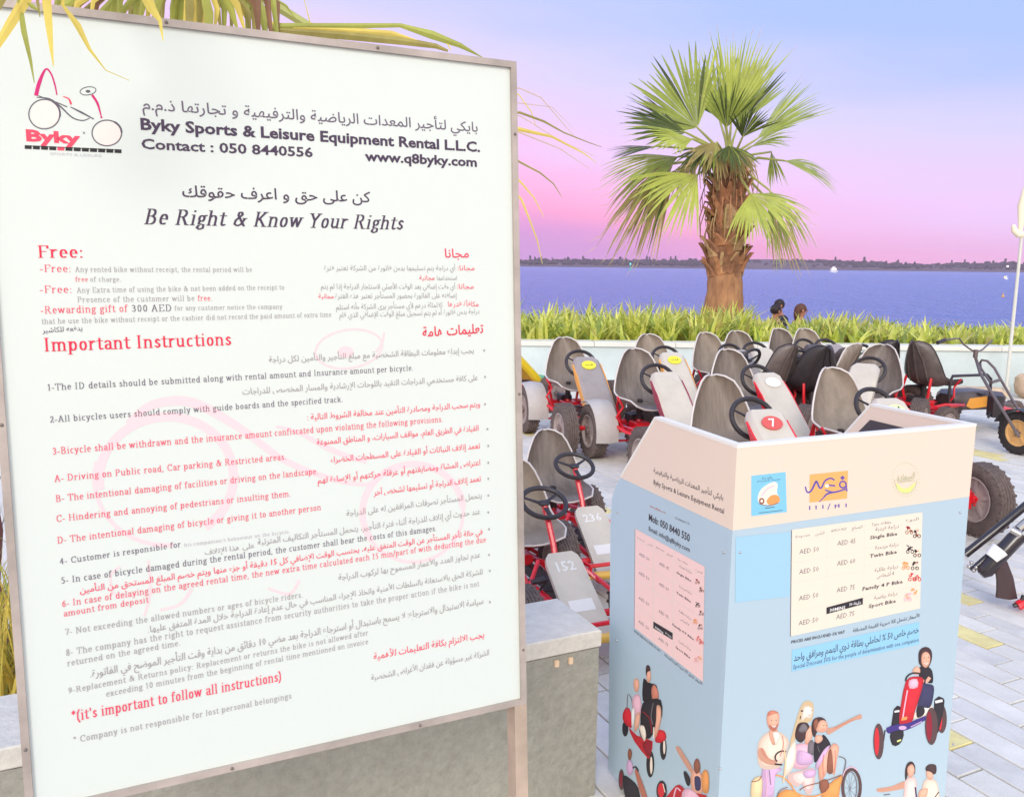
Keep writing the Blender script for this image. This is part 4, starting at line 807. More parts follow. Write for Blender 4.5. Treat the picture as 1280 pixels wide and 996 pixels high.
# ---- couple at the foot of the front
mb = MB(); s5 = lambda x, y: (1075+x/5.08, 800+y/5.08)
def Q5(pts, m_, sm=3): ppoly(mb, pl, [s5(*p) for p in pts], m_, sm)
Q5([(110, 940), (200, 925), (290, 890), (300, 930), (200, 955), (120, 962)], SKN); Q5([(290, 880), (350, 870), (360, 960), (350, 1100), (270, 1100), (280, 950)], PINKW); Q5([(285, 830), (300, 780), (330, 768), (350, 800), (345, 850), (310, 840), (290, 890)], HRD); Q5([(300, 810), (330, 785), (347, 820), (335, 860), (310, 868)], SKN)
Q5([(400, 900), (470, 880), (500, 950), (500, 1100), (390, 1100)], SHR); Q5([(415, 810), (440, 785), (480, 790), (485, 830), (470, 850), (430, 840)], HRD); Q5([(420, 830), (450, 835), (465, 855), (450, 885), (425, 870)], SKN); Q5([(380, 950), (430, 940), (410, 1010), (370, 1000)], SKN)
pline(mb, pl, [s5(150, 980), s5(190, 975)], 1.4, GRY); pline(mb, pl, [s5(350, 930), s5(358, 1000)], 2, NVY); pline(mb, pl, [s5(470, 1000), s5(500, 960)], 1.2, BLK)
pl.k = 0; part('couple_picture', mb, None, counter, False)
# ---- side face
SHADE = False
mb = MB(); pl = side
line(pl, 'بايكي لتأجير المعدات الرياضية والترفيهية', (817, 590), (904, 625), 7, INK, 'ar', .006, 1, parent=counter)
line(pl, 'Byky Sports & Leisure Equipment Rental', (817, 605), (905, 642), 6.4, INK, bold=.012, res=1, parent=counter)
line(pl, 'www.q8byky.com', (812, 633), (832, 642), 2.6, mat('print_rust', (196, 96, 60), .5), res=1, parent=counter); line(pl, 'Contact Us', (844, 648), (862, 656), 3, INK, res=1, parent=counter)
line(pl, 'Mob: 050 8440 550', (811, 650), (862, 677), 9, INK, bold=.015, parent=counter); line(pl, 'Email: info@q8byky.com', (811, 663), (862, 690), 6, INK, bold=.005, parent=counter)
mb = MB(); pricetable(side, (794, 660.5), (881, 708), (879, 852), (793, 784), .62, PINKW, mb)
text(mb, pl, 'PRICES ARE INCLUDED 5% VAT', (793, 789), (826, 815), 2.6, INK, bold=.01, res=1); text(mb, pl, 'الأسعار تشمل 5% ضريبة القيمة المضافة', (831, 819), (878, 856), 4, INK, 'ar', .004, 1)
pl.k = 0; part('price_table', mb, None, counter, False)
SHADE = True
mb = MB(); s6 = lambda x, y: (770+x/5.66, 820+y/5.66)
def Q6(pts, m_, sm=3): ppoly(mb, pl, [s6(*p) for p in pts], m_, sm)
def L6(pts, w, m_, sm=4): pline(mb, pl, [s6(*p) for p in pts], w, m_, sm)
pell(mb, pl, *s6(66, 510), 3.8, 10, BLK); pell(mb, pl, *s6(243, 760), 5, 17, BLK); pell(mb, pl, *s6(250, 770), 1.6, 11, CRM); pell(mb, pl, *s6(335, 650), 4.2, 14.5, BLK); pell(mb, pl, *s6(342, 640), 1.4, 9, CRM)
Q6([(50, 400), (75, 360), (105, 390), (112, 500), (80, 490), (50, 450)], RED); Q6([(90, 500), (150, 560), (260, 600), (240, 700), (225, 720), (130, 600)], RED, 2); Q6([(280, 570), (300, 520), (345, 530), (355, 580), (320, 610), (280, 605)], RED); Q6([(190, 610), (250, 600), (235, 710), (200, 660)], REDD, 2)
L6([(78, 380), (85, 270), (110, 300), (120, 380)], 1, GRY)
Q6([(125, 280), (165, 270), (180, 340), (170, 420), (135, 420), (115, 340)], PNK); Q6([(125, 180), (140, 155), (162, 170), (165, 220), (150, 255), (130, 235)], SKN); Q6([(112, 380), (132, 370), (128, 480), (112, 490)], WH); Q6([(140, 420), (172, 400), (160, 500), (130, 530)], SKN); Q6([(165, 510), (205, 500), (210, 560), (180, 580)], GRY)
Q6([(195, 160), (225, 180), (250, 190), (290, 210), (290, 300), (240, 320), (190, 310)], BLK); Q6([(215, 100), (230, 70), (245, 110), (248, 160), (232, 185), (220, 170)], SKN); Q6([(212, 90), (220, 62), (238, 68), (244, 100), (225, 110), (215, 140)], HRD); Q6([(252, 230), (275, 200), (300, 250), (300, 300), (262, 310)], SKD)
Q6([(190, 330), (260, 300), (320, 310), (328, 420), (290, 500), (240, 580), (180, 560), (175, 430)], BLK, 2); L6([(190, 390), (240, 440), (255, 540)], 1.2, REDD); L6([(265, 330), (250, 420), (262, 480)], 1.1, GRY); Q6([(290, 350), (318, 360), (320, 450), (290, 560), (270, 570), (285, 450)], SKN); L6([(270, 500), (268, 580)], 1.6, CRM)
Q6([(165, 500), (200, 490), (215, 560), (200, 600)], CRM, 2)
# little kart, and the pointing rider
pell(mb, pl, *s6(40, 870), 3.6, 13, TYR); pell(mb, pl, *s6(38, 870), 1.6, 9, REDD)
Q6([(50, 840), (110, 870), (160, 930), (170, 1040), (90, 1040), (60, 960)], BLK, 2); Q6([(80, 740), (108, 735), (125, 800), (105, 840), (78, 820)], LIL); Q6([(85, 680), (98, 650), (115, 680), (105, 730), (90, 725)], BRN); L6([(120, 790), (140, 780), (158, 810), (140, 830)], 1.8, BLK); Q6([(135, 820), (160, 815), (235, 1030), (200, 1040)], SKD, 2)
Q6([(425, 640), (450, 640), (490, 700), (545, 790), (540, 830), (500, 780), (440, 680)], SKN, 3); Q6([(545, 800), (600, 820), (620, 900), (600, 990), (545, 960), (530, 870)], SKN); Q6([(552, 760), (570, 722), (592, 740), (598, 800), (575, 830), (558, 810)], BRN); Q6([(560, 850), (600, 860), (600, 940), (565, 940)], NVY); Q6([(610, 830), (640, 800), (660, 850), (655, 960), (615, 950)], ORG); Q6([(480, 820), (500, 815), (530, 870), (520, 915), (500, 900)], BLK)
pell(mb, pl, *s6(325, 950), 6.5, 13, BLK); pell(mb, pl, *s6(322, 945), 4.2, 9, RED); L6([(335, 900), (350, 960)], 1, CRM)
Q6([(400, 940), (450, 905), (490, 940), (520, 960), (640, 980), (620, 1050), (350, 1050)], RED, 2); L6([(410, 1000), (430, 930), (460, 950)], 1.6, PNK); Q6([(470, 960), (520, 930), (600, 1000), (560, 1040), (480, 1040)], PNK, 2)
part('riders_picture', mb, None, counter, False)

SHADE = False
# ================================================================== PEDAL KARTS
red_m = mat('kart_red', (226, 28, 42), .38, coat=.4, noise_amt=.1, scale=12); tyre_m = mat('tyre', (100, 86, 80), .8, noise_amt=.25, scale=30, bump=.35, bscale=90)
rim_m = mat('rim', (168, 152, 146), .5, noise_amt=.12, scale=20); hub_m = mat('hub', (120, 100, 96), .5)
seat_m = mat('seat_taupe', (132, 118, 106), .28, noise_amt=.20, scale=7, stretch=(9, 1, 1), bump=.12, bscale=120); seat_d = mat('seat_dark', (98, 86, 82), .42, noise_amt=.3, scale=10)  # streaks in the taupe put brushed highlights into the seat colour
edge_highlight_m = mat('seat_edge', (214, 206, 200), .35); blk_m = mat('black_plastic', (52, 46, 48), .45, noise_amt=.2, scale=20); grey_m = mat('grey_plastic', (150, 142, 138), .45, noise_amt=.1, scale=14)  # the pale seat edge colour is a painted highlight
fair_b = mat('fairing_beige', (206, 196, 180), .38, noise_amt=.08, scale=8); fair_g = mat('fairing_grey', (160, 150, 146), .38, noise_amt=.1, scale=8); fair_k = mat('fairing_black', (84, 74, 74), .4, noise_amt=.2, scale=14)
org_m = mat('stripe_orange', (232, 160, 66), .4); badge_y = mat('badge_yellow', (238, 226, 60), .5); badge_w = mat('badge_white', (232, 228, 222), .5); badge_r = mat('badge_red', (214, 90, 84), .5); plate_g = mat('plate_lime', (220, 232, 170), .5)
fend_m = mat('fender', (190, 182, 176), .42, noise_amt=.08, scale=10); chrome = mat('chrome', (190, 184, 180), .25, metal=.8)
CACHE = {}; KN = []
seat_v = [seat_m, mat('seat_taupe_worn', (120, 108, 100), .34, noise_amt=.32, scale=5, stretch=(5, 1, 1), bump=.15, bscale=90), mat('seat_taupe_dusty', (146, 132, 118), .42, noise_amt=.26, scale=6, stretch=(2, 1, 1), bump=.15, bscale=100)]
def cm(key, fn, mt, smooth=True):
    k = (key, mt.name if mt else '')
    if k not in CACHE: CACHE[k] = fn().mesh(key, mt, smooth)
    return CACHE[k]
def m_tyre(r=.208, w=.058):
    mb = MB(); prof = [(r*.60, -w*.75), (r*.72, -w), (r*.88, -w*.98), (r*.955, -w*.86)]
    for i in range(5):
        c = -w*.66+i*w*.33; prof += [(r*.99, c-w*.12), (r, c), (r*.99, c+w*.12)]
        if i < 4: prof += [(r*.965, c+w*.165)]
    prof += [(r*.955, w*.86), (r*.88, w*.98), (r*.72, w), (r*.60, w*.75), (r*.58, 0)]
    mb.lathe(prof, Matrix(), 30, closed=True)
    for k in range(26):       # tread bars
        for s in (-1, 1):
            a = 2*pi*k/26+(.06 if s > 0 else 0); M = Matrix.Rotation(a, 4, 'X') @ Matrix.Translation((s*w*.62, 0, r*.985)) @ Matrix.Rotation(s*.5, 4, 'Z')
            mb.box((-w*.36, -r*.035, -.004), (w*.36, r*.035, .0028), M=M)
    return mb
def m_rim(r=.13, w=.05):
    mb = MB(); mb.lathe([(r, -w), (r*.93, -w*1.02), (r*.86, -w*.6), (r*.5, -w*.45), (r*.22, -w*.75), (.001, -w*.75)], Matrix(), 20)
    mb.lathe([(.001, w*.75), (r*.22, w*.75), (r*.5, w*.45), (r*.86, w*.6), (r*.93, w*1.02), (r, w)], Matrix(), 20)
    for k in range(5):
        a = 2*pi*k/5
        for s in (-1, 1): M = Matrix.Rotation(a, 4, 'X'); mb.box((s*w*.55-.008, -.011, r*.2), (s*w*.55+.008, .011, r*.9), M=M, bev=.003)
    return mb
def m_hub():
    mb = MB(); mb.lathe([(.001, -.062), (.022, -.06), (.026, -.05), (.026, .05), (.022, .06), (.001, .062)], Matrix(), 12)
    for k in range(5): M = Matrix.Rotation(2*pi*k/5, 4, 'X'); mb.box((-.056, -.005, .03), (-.046, .005, .04), M=M); mb.box((.046, -.005, .03), (.056, .005, .04), M=M)
    return mb
PROF = [(y_*.88, .848-(.848-z_)*.80, w_) for y_, z_, w_ in [(.47, .345, .160), (.42, .372, .190), (.33, .365, .205), (.22, .352, .212), (.13, .362, .215), (.07, .40, .213), (.035, .47, .206), (.01, .56, .190), (-.015, .65, .165), (-.035, .73, .137), (-.05, .79, .108), (-.06, .83, .066), (-.066, .848, .026)]]
def seat_pt(i, u, off=0):
    y, z, hw = PROF[i]; y0, z0, _ = PROF[max(i-1, 0)]; y1, z1, _ = PROF[min(i+1, len(PROF)-1)]
    n_ = V((0, z1-z0, y0-y1)).normalized();  n_ = V((0, abs(n_.y), abs(n_.z)))
    curl = (.075 if i > 3 else .03+.01*i)*min(1, hw/.12); c = abs(u)**2.6*curl-.012*(1-u*u)
    return V((hw*u, y, z))+n_*(c+off)
def m_seat():
    mb = MB(); nu = 12; n_ = len(PROF)
    for off in (0, -.016): mb.v += [tuple(seat_pt(i, -1+2*k/nu, off)) for i in range(n_) for k in range(nu+1)]
    w = nu+1; T_ = n_*w
    for i in range(n_-1):
        for k in range(nu): a = i*w+k; mb.f.append((a, a+1, a+w+1, a+w)); mb.f.append((T_+a, T_+a+w, T_+a+w+1, T_+a+1))
    bd = [i*w for i in range(n_)]+[(n_-1)*w+k for k in range(1, w)]+[i*w+nu for i in range(n_-2, -1, -1)]+[k for k in range(nu-1, 0, -1)]
    for a, b_ in zip(bd, bd[1:]+bd[:1]): mb.f.append((a, b_, T_+b_, T_+a))
    mb.mi = [0]*len(mb.f); return mb
def m_piping():  # tube round the seat rim; its pale colour paints in an edge highlight
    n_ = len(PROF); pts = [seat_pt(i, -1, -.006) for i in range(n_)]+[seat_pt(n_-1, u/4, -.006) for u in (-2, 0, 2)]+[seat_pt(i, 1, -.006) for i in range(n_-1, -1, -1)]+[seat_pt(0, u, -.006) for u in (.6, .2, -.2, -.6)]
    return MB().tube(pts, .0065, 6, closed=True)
def m_ribs():   # moulded back of the seat: two raised ribs and the bracket block
    mb = MB()
    for s in (-.45, 0, .45): mb.tube([seat_pt(i, s*(1 if i < 9 else .8), -.02) for i in range(5, 12)], .008, 5)
    return mb
def m_frame():
    mb = MB(); r = .0205
    for s in (-1, 1):
        mb.tube([(s*.10, -.05, .235), (s*.11, .25, .25), (s*.085, .65, .235), (s*.06, .98, .215)], r, 8)
    mb.tube([(-.27, 0, .205), (.27, 0, .205)], .015, 8); mb.tube([(-.26, -.04, .27), (.26, -.04, .27)], r, 8); mb.tube([(-.25, -.02, .12), (.25, -.02, .12)], .009, 6)
    mb.tube([(-.22, .95, .215), (.22, .95, .215)], r, 8); mb.tube([(-.11, .14, .25), (.11, .14, .25)], .013, 6); mb.tube([(-.12, -.04, .27), (-.2, .02, .22), (-.26, .0, .205)], .012, 6); mb.tube([(.12, -.04, .27), (.2, .02, .22), (.26, .0, .205)], .012, 6)
    for s in (-1, 1): mb.tube([(s*.2, -.02, .27), (s*.225, .12, .29), (s*.225, .38, .27), (s*.10, .55, .24)], .013, 8); mb.tube([(s*.11, .02, .26), (s*.14, .0, .40), (s*.13, .03, .52)], .012, 6)
    mb.tube([(0, .12, .25), (0, .1, .33)], .022, 8); mb.box((-.06, .06, .235), (.06, .2, .30), bev=.008)
    for s in (-1, 1): mb.tube([(s*.22, .95, .215), (s*.255, .94, .27), (s*.255, .95, .16)], .011, 6)
    return mb
def m_fairing():
    mb = MB(); rings = []
    for t, hw, th in ((0, .09, .05), (.06, .115, .075), (.3, .12, .09), (.7, .125, .095), (.93, .128, .085), (1, .105, .05)):
        c = V((0, .50+.50*t, .715-.47*t)); ax = V((0, .50, -.47)).normalized(); n_ = V((0, .47, .50)).normalized(); r = .022
        pts = [(hw-r, th/2), (hw, th/2-r), (hw, -th/2+r), (hw-r, -th/2), (-hw+r, -th/2), (-hw, -th/2+r), (-hw, th/2-r), (-hw+r, th/2)]
        rings.append([c+V((1, 0, 0))*a+n_*b_ for a, b_ in pts])
    mb.loft(rings); return mb
def fplace(t, h, x=0): # point on the fairing: t along, h above its middle
    n_ = V((0, .47, .50)).normalized(); return V((x, .50+.50*t, .715-.47*t))+n_*h
def m_stripe():
    mb = MB()
    for s in (-1, 1):
        vs = [fplace(t, h, s*.1285) for t, h in ((.10, .012), (.3, .026), (.8, .022), (.92, .0), (.8, -.026), (.3, -.024))]; vs2 = [fplace(t, h, s*.112) for t, h in ((.10, .012), (.3, .026), (.8, .022), (.92, .0), (.8, -.026), (.3, -.024))]
        mb.add(vs+vs2, [(0, 1, 2, 3, 4, 5), (11, 10, 9, 8, 7, 6)]+[(i, (i+1) % 6, 6+(i+1) % 6, 6+i) for i in range(6)])
    return mb
def flat_on_fairing(outline, t0, h, sx=1, sy=1):
    ax = V((0, .50, -.47)).normalized(); c = fplace(t0, h); return [c+V((1, 0, 0))*x*sx+ax*(-y)*sy for x, y in outline]
def m_badge(rx=.062, ry=.045, t0=.16):
    mb = MB(); o_ = [(rx*cos(2*pi*i/20), ry*sin(2*pi*i/20)) for i in range(20)]
    mb.v = [tuple(p) for p in flat_on_fairing(o_, t0, .051)+flat_on_fairing(o_, t0, .044)]; mb.f = [tuple(range(20)), tuple(range(39, 19, -1))]+[(i, (i+1) % 20, 20+(i+1) % 20, 20+i) for i in range(20)]; mb.mi = [0]*22; return mb
def m_print(s, t0, h, size, bold=.02):
    def f():
        vs, fs = sans(s, bold, 1); x0 = min(v[0] for v in vs); x1 = max(v[0] for v in vs); mb = MB()
        mb.add(flat_on_fairing([(-((v[0]-(x0+x1)/2)*size), (v[1]-.35)*size) for v in vs], t0, h), fs); return mb
    return f
def m_face(): # bee face print: eyes and mouth
    mb = MB()
    for x, y, a, b_ in ((.026, -.002, .009, .003), (.008, -.004, .007, .0035), (-.010, .0, .003, .009), (-.026, .0, .006, .008)):
        mb.add(flat_on_fairing([(x+a*cos(2*pi*i/8), y+b_*sin(2*pi*i/8)) for i in range(8)], .16, .0525), [tuple(range(8))])
    return mb
def wheelM(c=(0, .425, .665), R=.145, tilt=1.0):
    return Matrix.Translation(c) @ Matrix.Rotation(-tilt, 4, 'X')
def m_swheel(R=.132, tilt=None):
    mb = MB(); M = wheelM((0, .47, .70), R, tilt) if tilt else wheelM(); mb.tube([M @ V((R*cos(2*pi*i/26), R*.92*sin(2*pi*i/26), 0)) for i in range(26)], .0145, 7, closed=True); return mb
def m_spokes(R=.132, tilt=None):
    mb = MB(); M = wheelM((0, .47, .70), R, tilt) if tilt else wheelM()
    for a in (90, 210, 330): mb.tube([M @ V((0, 0, -.01)), M @ V((R*.5*cos(radians(a)), R*.5*sin(radians(a)), -.008)), M @ V((R*cos(radians(a)), R*.92*sin(radians(a)), 0))], [.02, .014, .011], 6, flat=.5)
    mb.ball(M @ V((0, 0, -.005)), (.035, .035, .018), nu=10, nv=6); return mb
def m_column(): return MB().tube([(0, .425, .665), (0, .60, .47), (0, .80, .25)], .016, 8)
def m_pedals():
    mb = MB(); mb.tube([(-.10, .62, .24), (.10, .62, .24)], .01, 6)
    for s in (-1, 1): mb.tube([(s*.09, .62, .24), (s*.09, .62+.08*s, .24+.10*s)], .008, 6); mb.box((s*.14-.045, .60+.08*s, .235+.10*s), (s*.14+.045, .66+.08*s, .255+.10*s), bev=.005)
    return mb
def m_lever(): return MB().tube([(.16, .2, .25), (.235, .22, .36), (.20, .26, .44), (.255, .27, .52)], .009, 6)
def m_chain():
    mb = MB(); mb.box((-.075, .0, .15), (-.03, .62, .25), bev=.02); return mb
def m_bracket():
    mb = MB(); mb.box((-.05, -.05, .27), (.05, .08, .345), bev=.008); mb.tube([(0, .10, .27), (0, .12, .47)], .022, 8); return mb
def m_fender(side_=1, r=.245):
    mb = MB(); n_ = 12; x0, x1 = .22, .40
    for th in (0, .008):
        for i in range(n_+1):
            a = radians(-12+130*i/n_)
            for x in (x0, (x0+x1)/2, x1): dr = -.012 if x != (x0+x1)/2 else 0; mb.v.append((side_*x, (r+dr+th)*cos(a), .212+(r+dr+th)*sin(a)))
    for i in range(n_):
        for k in range(2): a = i*3+k; b_ = (n_+1)*3+a; mb.f += [(a, a+3, a+4, a+1), (b_, b_+1, b_+4, b_+3)]
    m_ = (n_+1)*3
    for i in range(n_): a = i*3; mb.f += [(a, m_+a, m_+a+3, a+3), (a+2, a+5, m_+a+5, m_+a+2)]
    mb.f += [(0, 1, m_+1, m_), (1, 2, m_+2, m_+1)]; e_ = n_*3; mb.f += [(e_, m_+e_, m_+e_+1, e_+1), (e_+1, m_+e_+1, m_+e_+2, e_+2)]; mb.mi = [0]*len(mb.f); return mb
def kart(x, y, heading, label, seat=None, fairing=None, stripe=None, badge=None, scale=1, fender=None, num=None, low=False, hoop=False, rimm=None, steer=0, nobadge=False, flat=False, wscale=1, red_hub=False, name='pedal_kart', group='pedal karts parked in rows on the paving', framem=None):
    seat = seat or seat_v[len(KN) % 3]; KN.append(1); fairing = fairing or fair_b; fm_ = framem or red_m
    r = root(name, (x, y, 0), label, 'pedal kart', heading, group); r.scale = (scale,)*3
    P_ = lambda nm, key, fn, mt, par=r, sm=True: obj(nm, cm(key, fn, mt, sm), par)
    P_('frame', 'frame', m_frame, fm_); s = P_('seat', 'seat', m_seat, seat); P_('piping', 'piping', m_piping, edge_highlight_m if seat in seat_v else blk_m, s); P_('rib', 'rib', m_ribs, seat, s)
    P_('seat_bracket', 'seat_bracket', m_bracket, blk_m); P_('pedals', 'pedals', m_pedals, blk_m); P_('chain_guard', 'chain_guard', m_chain, blk_m); P_('brake_lever', 'brake_lever', m_lever, fm_)
    if low:
        st = P_('steering_wheel', 'low_wheel', lambda: m_swheel(.13, .5), blk_m); P_('spokes', 'low_spokes', lambda: m_spokes(.13, .5), blk_m, st)
        P_('steering_column', 'low_column', lambda: MB().tube([(0, .47, .70), (0, .60, .50), (0, .70, .25)], .018, 8), fm_)
    elif not flat:
        st = P_('steering_wheel', 'steering_wheel', m_swheel, blk_m); P_('spokes', 'spokes', m_spokes, blk_m, st); P_('steering_column', 'steering_column', m_column, fm_)
    if flat:
        def nose():
            mb = MB(); rings = []
            for y_, hw, z0, z1 in ((.42, .10, .24, .34), (.5, .15, .20, .37), (.9, .15, .18, .36), (1.12, .13, .17, .33), (1.2, .07, .2, .29)): rings.append([V((x_, y_, z_)) for x_, z_ in ((-hw, z0+.03), (-hw+.03, z0), (hw-.03, z0), (hw, z0+.03), (hw, z1-.04), (hw-.04, z1), (-hw+.04, z1), (-hw, z1-.04))])
            mb.loft(rings); return mb
        def nstripe():
            mb = MB()
            for s_ in (-1, 1): vs = [(s_*(.150+.003), y_, z_) for y_, z_ in ((.52, .24), (.56, .31), (.88, .32), (.94, .28), (.9, .22), (.6, .21))]; mb.add(vs+[(x_*.9, y_, z_) for x_, y_, z_ in vs], [tuple(range(6)), tuple(range(11, 5, -1))]+[(i_, (i_+1) % 6, 6+(i_+1) % 6, 6+i_) for i_ in range(6)])
            return mb
        f = P_('fairing', 'flat_nose', nose, fairing); P_('side_stripe', 'nose_stripe', nstripe, stripe, f, False)
    elif not low:
        f = P_('fairing', 'fairing', m_fairing, fairing)
        if stripe: P_('side_stripe', 'side_stripe', m_stripe, stripe, f, False)
        if badge:
            P_('badge', 'badge', m_badge, badge, f, False)
            if badge is badge_y: P_('badge_print', 'badge_print', m_face, blk_m, f, False)
        if num: obj('number_print', cm('number_'+num, m_print(num, .16, .053, .075), badge_w if badge is badge_r or not badge else blk_m, False), f)
    else:
        def plate():
            mb = MB(); ax0 = V((0, .68, .47)); ax1 = V((0, 1.12, .14)); n_ = V((0, .33, .44)).normalized(); rings = []
            for t, hw in ((0, .07), (.05, .095), (.12, .105), (.9, .115), (.97, .105), (1, .08)):
                c = ax0.lerp(ax1, t); rings.append([c+V((a, 0, 0))+n_*b_ for a, b_ in ((hw, .012), (hw, -.012), (-hw, -.012), (-hw, .012))])
            mb.loft(rings); return mb
        f = P_('number_plate', 'number_plate', plate, fairing)
        def dig(s, t0, size):
            def g_():
                vs, fs = sans(s, .02, 1); x0 = min(v[0] for v in vs); x1 = max(v[0] for v in vs); mb = MB(); ax = (V((0, 1.12, .14))-V((0, .68, .47))).normalized(); n_ = V((0, .33, .44)).normalized(); c = V((0, .68, .47))+ax*t0+n_*.0135
                mb.add([c-V((1, 0, 0))*(v[0]-(x0+x1)/2)*size-ax*(v[1]-.35)*size for v in vs], fs); return mb
            return g_
        if num: obj('number_print', cm('digits_'+num, dig(num, .09, .085), badge_w, False), f)
        def lab():
            mb = MB(); ax = (V((0, 1.12, .14))-V((0, .68, .47))).normalized(); n_ = V((0, .33, .44)).normalized()
            mb.add([V((0, .68, .47))+ax*t+n_*.0135+V((x_, 0, 0)) for x_, t in ((-.07, .30), (.07, .30), (.07, .37), (-.07, .37))], [(0, 1, 2, 3)]); return mb
        P_('white_label', 'white_label', lab, badge_w, f, False)
        def bumper():
            mb = MB(); mb.tube([(-.25, .95, .27), (-.2, 1.16, .26), (.2, 1.16, .26), (.25, .95, .27)], .013, 8)
            for s in (-1, 1): mb.tube([(s*.2, 1.16, .18), (s*.2, 1.16, .26)], .012, 6); mb.tube([(s*.25, .95, .27), (s*.2, .7, .33), (s*.12, .45, .30), (s*.1, .2, .26)], .014, 6); mb.tube([(s*.1, .62, .42), (s*.22, .75, .30)], .012, 6)
            return mb
        P_('bumper', 'bumper', bumper, fm_)
        P_('bumper_tube', 'bumper_tube', lambda: MB().tube([(-.26, .98, .16), (-.2, 1.16, .2), (0, 1.22, .21), (.2, 1.16, .2), (.26, .98, .16)], .024, 10), mat('bumper_amber', (238, 188, 84), .45))
    if hoop:
        P_('roll_bar', 'roll_bar', lambda: MB().tube([(.20, .2, .24), (.20, .2, .50), (.19, .24, .54), (.19, .72, .53), (.19, .78, .49), (.19, .80, .24)], .013, 8), blk_m)
    for i, (wx, wy) in enumerate(((-.335, 0), (.335, 0), (-.32, .95), (.32, .95))):
        w_ = obj('wheel', cm('tyre', m_tyre, tyre_m), r); w_.location = (wx, wy, .213*wscale); w_.scale = (wscale,)*3
        if wy and steer: w_.rotation_euler = (0, 0, steer)
        obj('rim', cm('rim', m_rim, rimm or rim_m), w_); obj('hub', cm('hub', m_hub, red_m if red_hub else hub_m), w_)
    for s_ in (fender or ''):
        P_('fender', 'fender'+s_, lambda s_=s_: m_fender(-1 if s_ == 'l' else 1), fend_m)
    return r
HB_ = pi+radians(16)        # heading of the front rows: towards the camera and a little to the right
def at_seat(px, ytop, z=.845, head=HB_):      # the ground point of the rear axle for a seat whose top is seen there
    q = on_z(px, ytop, z); h = V((-sin(head), cos(head), 0)); q = q+h*.066; return q.x, q.y
K_ = lambda px, yt, lab, head=HB_, **k: kart(*at_seat(px, yt, .845*k.get('scale', 1), head), head, lab, **k)
K_(703, 422, 'grey kart with yellow badge and orange side stripe beside the board', fairing=fair_g, stripe=org_m, badge=badge_y, fender='r')
K_(790, 436, 'beige kart with dark red stripe and pale rear fender, left of the counter', fairing=fair_b, stripe=mat('stripe_wine', (150, 44, 66), .4), fender='r')
K_(808, 418, 'kart with yellow badge behind the beige kart, seat against the grass', HB_-.05, fairing=fair_b, stripe=org_m, badge=badge_y)
K_(889, 469, 'kart with red badge numbered 7 just above the counter top', fairing=fair_b, stripe=red_m, badge=badge_r, num='7')
K_(905, 437, 'beige kart with pale round badge, behind the kart numbered 7', HB_+.03, fairing=fair_b, stripe=red_m, badge=badge_w)
K_(878, 416, 'pedal kart in the back row with its seat just left of the palm trunk foot', HB_+.1, fairing=fair_g)
K_(918, 414, 'pedal kart in the back row standing directly below the palm trunk', HB_-.08, fairing=fair_b)
K_(969, 411, 'pedal kart in the back row below the seated people, grey seat turned to the camera', HB_+.12, fairing=fair_k)
K_(1002, 411, 'grey kart in the back row just right of the seated people', HB_-.05, fairing=fair_g)
K_(993, 431, 'kart with seat coloured dark for shade, facing the water in the centre of the group', YAW+.15, seat=seat_d, fairing=fair_k)  # seat darkened in its colour for the shaded back view
K_(1033, 433, 'pedal kart with a shade-darkened seat facing away, just left of the tall taupe seat', YAW-.25, seat=blk_m, fairing=fair_k)  # black seat colour paints the shade on its back
K_(1034, 460, 'kart with lime number plate and big taupe seat right behind the counter', HB_, fairing=fair_b, badge=plate_g, num='11', stripe=red_m, red_hub=True)
K_(1075, 430, 'kart with greyish seat turned sideways, left of the tall plain taupe seat', YAW+.5, seat=seat_m, fairing=fair_k)
K_(1105, 431, 'kart with tall plain taupe seat facing the camera above the right counter wing', HB_-.9, fairing=fair_b)
K_(1120, 426, 'pedal kart with shade-darkened seat half hidden behind the tall taupe seat on the right', YAW-.1, seat=blk_m, fairing=fair_k)  # shade on this seat back is put into its black colour
K_(1143, 427, 'kart facing right with black roll bar and orange striped nose', YAW-pi/2+.02, seat=seat_d, fairing=fair_k, stripe=org_m, hoop=True, flat=True, wscale=.7)
# small karts in front of the bench
g2 = 'low childrens karts behind the concrete bench'
def KL(px, py, lab, num, head):
    q = on_z(px, py, .70*.74); h = V((-sin(head), cos(head), 0)); q = q-h*.47*.74; kart(q.x, q.y, head, lab, scale=.74, fairing=fair_b, low=True, num=num, group=g2)
KL(718, 582, 'small red framed kart numbered 236 with a beige plate, farther from the bench', '236', HB_+.08)
KL(680, 628, 'small red framed kart numbered 152 nearest the concrete bench, half hidden by the board', '152', HB_+.12)

# ------------------------------------------------------------------ kart with a yellow fairing, mostly behind the board
q = on_z(661, 443, .62); yel = mat('toy_yellow', (240, 206, 40), .38, coat=.4); grn = mat('toy_green', (84, 178, 130), .4, coat=.3)
yk = kart(q.x-.62, q.y+.0, YAW-pi/2+.2, 'bright yellow kart with green nose, mostly hidden behind the board', fairing=yel, scale=.93)
def nose():
    mb = MB(); mb.tube([(-.12, 1.0, .30), (-.09, 1.08, .33), (.09, 1.08, .33), (.12, 1.0, .30)], .035, 8); mb.box((-.10, .98, .27), (.10, 1.10, .36), bev=.02); return mb
obj('nose_cap', cm('nose_cap', nose, grn), yk)

